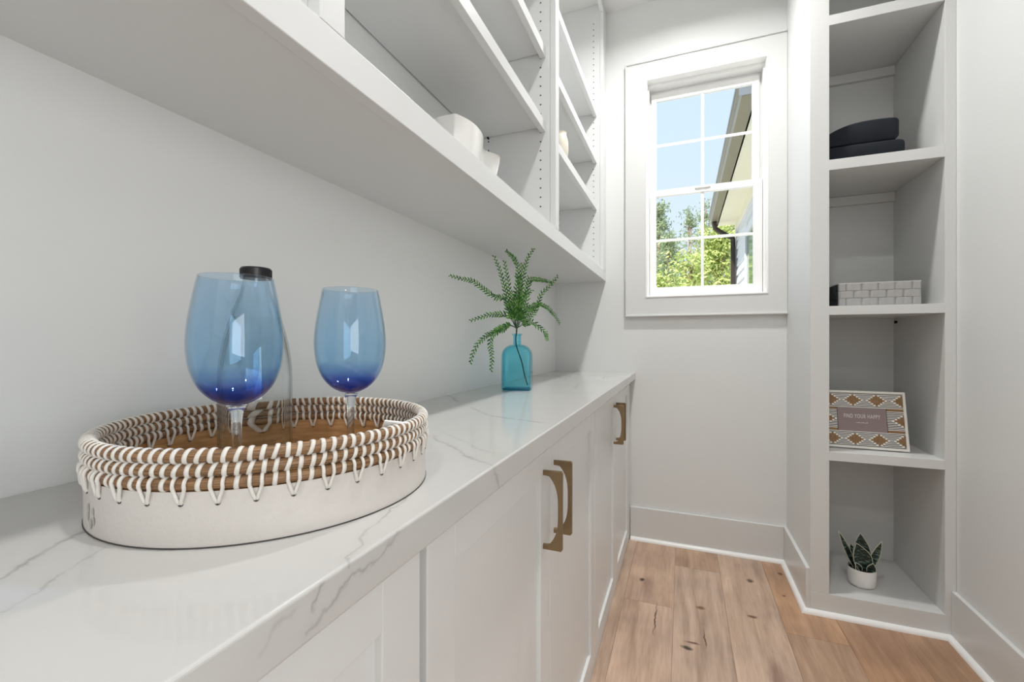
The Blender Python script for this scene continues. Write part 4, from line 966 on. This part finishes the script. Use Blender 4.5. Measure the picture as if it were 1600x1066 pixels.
def leaf(root, tip, width, bend, face):
    root, tip, face = Vector(root), Vector(tip), Vector(face).normalized(); ax = (tip - root); ln = ax.length; ax.normalize()
    sd_ = ax.cross(face).normalized(); nm = sd_.cross(ax).normalized()
    bm = bmesh.new(); be = bmesh.new(); n = 12; Ls, Rs, Cs = [], [], []
    for i in range(n + 1):
        t = i / n; wd = 1.25 * width * (0.45 + 0.75 * math.sin(PI * min(1, t * 1.15) * 0.62)) * (1 - t ** 3.0) ** 1.0
        c = root + ax * ln * t + nm * bend * math.sin(PI * t * 0.5) ** 2
        Ls.append(c - sd_ * wd + nm * wd * 0.5); Rs.append(c + sd_ * wd + nm * wd * 0.5); Cs.append(c)
    th = nm * -0.0022
    A = [[bm.verts.new(p) for p in q] for q in (Ls, Cs, Rs)]; B = [[bm.verts.new(p + th) for p in q] for q in (Ls, Cs, Rs)]
    for i in range(n):
        for q in (0, 1):
            bm.faces.new((A[q][i], A[q + 1][i], A[q + 1][i + 1], A[q][i + 1])); bm.faces.new((B[q][i + 1], B[q + 1][i + 1], B[q + 1][i], B[q][i]))
        bm.faces.new((A[0][i + 1], B[0][i + 1], B[0][i], A[0][i])); bm.faces.new((A[2][i], B[2][i], B[2][i + 1], A[2][i + 1]))
    bmesh.ops.recalc_face_normals(bm, faces=bm.faces)
    lo_ = obj('leaf', bm, M_sd, pl, smooth=True, auto=60)
    tube(be, [p + th * 0.5 for p in Ls], 0.0015, 5); tube(be, [p + th * 0.5 for p in Rs], 0.0015, 5)
    obj('leaf_margin', be, M_se, lo_, smooth=True)
leaf((-0.020, 0.000, 0.058), (-0.084, -0.010, 0.212), 0.0085, 0.004, (0.2, -1, 0.2))
leaf((0.000, 0.008, 0.058), (0.000, 0.010, 0.205), 0.024, -0.004, (0.0, -1, 0.15))
leaf((0.008, -0.010, 0.058), (-0.022, -0.012, 0.172), 0.027, 0.000, (0.1, -1, 0.3))
leaf((0.024, 0.004, 0.058), (0.066, -0.004, 0.190), 0.0105, 0.003, (-0.3, -1, 0.2))
leaf((-0.012, -0.020, 0.058), (-0.030, -0.030, 0.100), 0.010, 0.002, (0.1, -1, 0.4))
leaf((0.020, -0.018, 0.058), (0.030, -0.026, 0.105), 0.012, 0.002, (-0.1, -1, 0.4))
leaf((0.0, 0.022, 0.058), (-0.030, 0.030, 0.150), 0.014, 0.0, (0.1, -1, 0.2))

# ------------------------------------------------------------------ outside: neighbouring wing of the house
hw = thing('house_wing', 'white sided house wing with dark gutter and downspout outside the window', 'house', (0, 0, 0))
HX, HY0, HY1, HZ = 0.86, 3.9, 8.48, 3.12
wy0, wy1, wz0, wz1 = 5.9, 7.11, 0.9, 2.60
bm = bmesh.new(); box(bm, HX + 0.02, HX + 3.5, HY0, HY1, -0.6, HZ - 0.01)
obj('wall', bm, M_siding, hw)
z = -0.5
while z < HZ - 0.01:
    z1_ = min(z + 0.15, HZ - 0.012)
    for (a, b_) in (((HY0, HY1 - 0.11),) if (z1_ < wz0 - 0.02 or z > wz1 + 0.1) else ((HY0, wy0 - 0.09), (wy1 + 0.09, HY1 - 0.11))):
        bm = bmesh.new(); prism(bm, [(HX + 0.021, z), (HX - 0.012, z), (HX + 0.012, z1_ + 0.006), (HX + 0.021, z1_ + 0.006)], 'y', a, b_)
        obj('clapboard', bm, M_siding, hw)
    z += 0.15
obj('corner_board', bx(HX - 0.014, HX + 0.08, HY1 - 0.11, HY1 + 0.012, -0.5, HZ - 0.012), M_siding, hw)
obj('soffit', bx(0.556, HX + 3.6, HY0 - 0.0, HY1 + 0.05, HZ, HZ + 0.02), M_soffit, hw)
obj('frieze_board', bx(HX - 0.020, HX + 0.02, HY0, HY1 - 0.0, HZ - 0.14, HZ - 0.001), M_soffit, hw)
bm = bmesh.new()
prism(bm, [(0.452, 3.105), (0.556, 3.105), (0.556, 3.24), (0.553, 3.24), (0.553, 3.109), (0.455, 3.109), (0.443, 3.19), (0.425, 3.215), (0.425, 3.235), (0.436, 3.235), (0.436, 3.241), (0.419, 3.241), (0.419, 3.212), (0.437, 3.187)], 'y', HY0 + 0.14, HY1 - 0.20)
g_ = obj('gutter', bm, M_gutter, hw)
obj('gutter_lip', bx(0.414, 0.422, HY0 + 0.14, HY1 - 0.20, 3.208, 3.240), M_gutface, g_)
obj('gutter_end_cap', bx(0.43, 0.552, HY0 + 0.135, HY0 + 0.1395, 3.107, 3.24), M_gutface, g_)
obj('fascia', bx(0.5565, 0.575, HY0, HY1 + 0.05, 3.12, 3.26), M_gutter, hw)
bm = bmesh.new(); prism(bm, [(0.53, 3.262), (HX + 3.6, 5.0), (HX + 3.6, 5.04), (0.53, 3.30)], 'y', HY0 - 0.0, HY1 + 0.08); obj('roof', bm, M_shingle, hw)
dy = HY1 - 0.33
bm = bmesh.new(); tube(bm, spline([(0.502, dy, 3.11), (0.502, dy, 3.04), (0.53, dy + 0.03, 2.985), (0.70, dy + 0.12, 2.885), (0.785, dy + 0.19, 2.85), (0.80, dy + 0.21, 2.78), (0.80, dy + 0.21, 2.6)], 5), 0.040, 10); obj('elbow', bm, M_spout, hw, smooth=True)
obj('downspout', bx(0.765, 0.838, dy + 0.17, dy + 0.25, -0.45, 2.70, bev=0.008), M_spout, hw)
# window of the wing
wf = obj('window_frame', None or (lambda b: (box(b, HX - 0.022, HX + 0.012, wy0 - 0.09, wy0, wz0 - 0.1, wz1 + 0.1), box(b, HX - 0.022, HX + 0.012, wy1, wy1 + 0.09, wz0 - 0.1, wz1 + 0.1), box(b, HX - 0.022, HX + 0.012, wy0, wy1, wz0 - 0.1, wz0), box(b, HX - 0.022, HX + 0.012, wy0, wy1, wz1, wz1 + 0.1), b)[-1])(bmesh.new()), M_siding, hw)
obj('pane', bx(HX + 0.002, HX + 0.008, wy0, wy1, wz0, wz1), M_darkpane, wf)

# ------------------------------------------------------------------ outside: ground and trees
struct('ground', bx(-40, 50, 3.0, 90, -0.75, -0.6), M_bounce_ground)
def tree(name, label, x, y, h, r, m, n, leafs, z0=0.25, trunk_r=0.09, seed=1, shape='round', bark=M_bark, airy=0.0):
    rnd = random.Random(seed)
    t = thing(name, label, 'tree', (x, y, -0.6), 0, 'trees beyond the house wing')
    bm = bmesh.new(); H_ = h + 0.6
    P = [(0, 0, 0)] + [(rnd.uniform(-1, 1) * 0.012 * H_, rnd.uniform(-1, 1) * 0.012 * H_, H_ * k / 6) for k in range(1, 7)]
    tube(bm, P, [trunk_r * (1 - 0.85 * k / 6) for k in range(7)], 8)
    obj('trunk', bm, bark, t, smooth=True)
    bb = bmesh.new(); bl = bmesh.new()
    for i in range(n):
        f = z0 + (1 - z0) * rnd.random() ** 0.9; zc = H_ * f
        ff = (f - z0) / (1 - z0)
        if shape == 'cone': rad = r * (1.05 - ff) * rnd.uniform(0.35, 1)
        elif shape == 'top': rad = r * math.sin(PI * min(1, 0.25 + ff * 0.78)) * rnd.uniform(0.3, 1)
        else: rad = r * math.sqrt(max(0.03, 1 - (2 * ff - 0.9) ** 2 * 0.85)) * rnd.uniform(0.25, 1)
        a = rnd.uniform(0, 2 * PI); c = Vector((rad * math.cos(a), rad * math.sin(a), zc + rnd.uniform(-0.2, 0.3)))
        tube(bb, [(0, 0, zc * 0.86), (c.x * 0.5, c.y * 0.5, zc * 0.90 + c.z * 0.04), tuple(c)], [trunk_r * 0.28, trunk_r * 0.17, trunk_r * 0.05], 4, cap=False)
        cl = 0.34 + 0.30 * rnd.random()
        for q in range(leafs):
            d = Vector((rnd.gauss(0, 1), rnd.gauss(0, 1), rnd.gauss(0, 0.7))) * cl * 0.48
            s = rnd.uniform(0.045, 0.105) * (1.15 if airy else 1.0)
            u = Vector((rnd.uniform(-1, 1), rnd.uniform(-1, 1), rnd.uniform(-1, 1))).normalized(); v = u.orthogonal().normalized() * 0.5
            p = c + d
            vv = [bl.verts.new(p - u * s), bl.verts.new(p + v * s), bl.verts.new(p + u * s), bl.verts.new(p - v * s)]
            bl.faces.new(vv)
    o = obj('branches', bb, bark, t); o['kind'] = 'stuff'
    o = obj('foliage', bl, m, t); o['kind'] = 'stuff'
M_pbark = mat('pinkish_pine_bark', (0.42, 0.28, 0.22), 0.9, noise=0.25, nscale=10)
tree('pine_tree', 'tall airy pine at the left of the window view', -1.35, 29, 9.4, 1.25, M_treeA, 60, 60, z0=0.42, seed=3, shape='top', bark=M_pbark, airy=1)
tree('pine_tree', 'slim pine with bare pinkish trunk left of the centre muntin', -0.62, 21, 5.8, 0.75, M_treeA, 26, 44, z0=0.45, seed=5, shape='top', bark=M_pbark, airy=1, trunk_r=0.07)
tree('pine_tree', 'thin sparse pine behind the centre muntin', 0.42, 34, 10.6, 1.5, M_treeA, 52, 46, z0=0.35, seed=8, shape='top', bark=M_pbark, airy=1)
tree('pine_tree', 'sparse pine top just left of the gutter elbow', 1.75, 38, 12.2, 1.5, M_treeA, 48, 46, z0=0.40, seed=9, shape='top', bark=M_pbark, airy=1)
tree('leafy_tree', 'bushy yellow-green tree left of the dark downspout', 1.35, 18.5, 5.3, 1.15, M_treeB, 130, 85, z0=0.10, seed=12)
tree('leafy_tree', 'rounded yellow-green tree low in the window centre', 0.25, 16, 3.8, 0.75, M_treeB, 45, 50, z0=0.10, seed=14)
tree('leafy_tree', 'low yellow-green tree at the bottom left of the window', -0.95, 18, 3.6, 0.6, M_treeB, 40, 50, z0=0.08, seed=16)
tree('leafy_tree', 'mid green tree between the two pine trunks', -0.45, 24, 5.2, 0.75, M_treeC, 50, 60, z0=0.10, seed=18)
tree('leafy_tree', 'mid green tree behind the yellow-green ones at centre', 0.95, 28.5, 6.2, 0.7, M_treeC, 60, 60, z0=0.10, seed=21)
tree('leafy_tree', 'darker green tree partly behind the downspout', 3.2, 31, 9.2, 1.5, M_treeC, 100, 90, z0=0.10, seed=23)
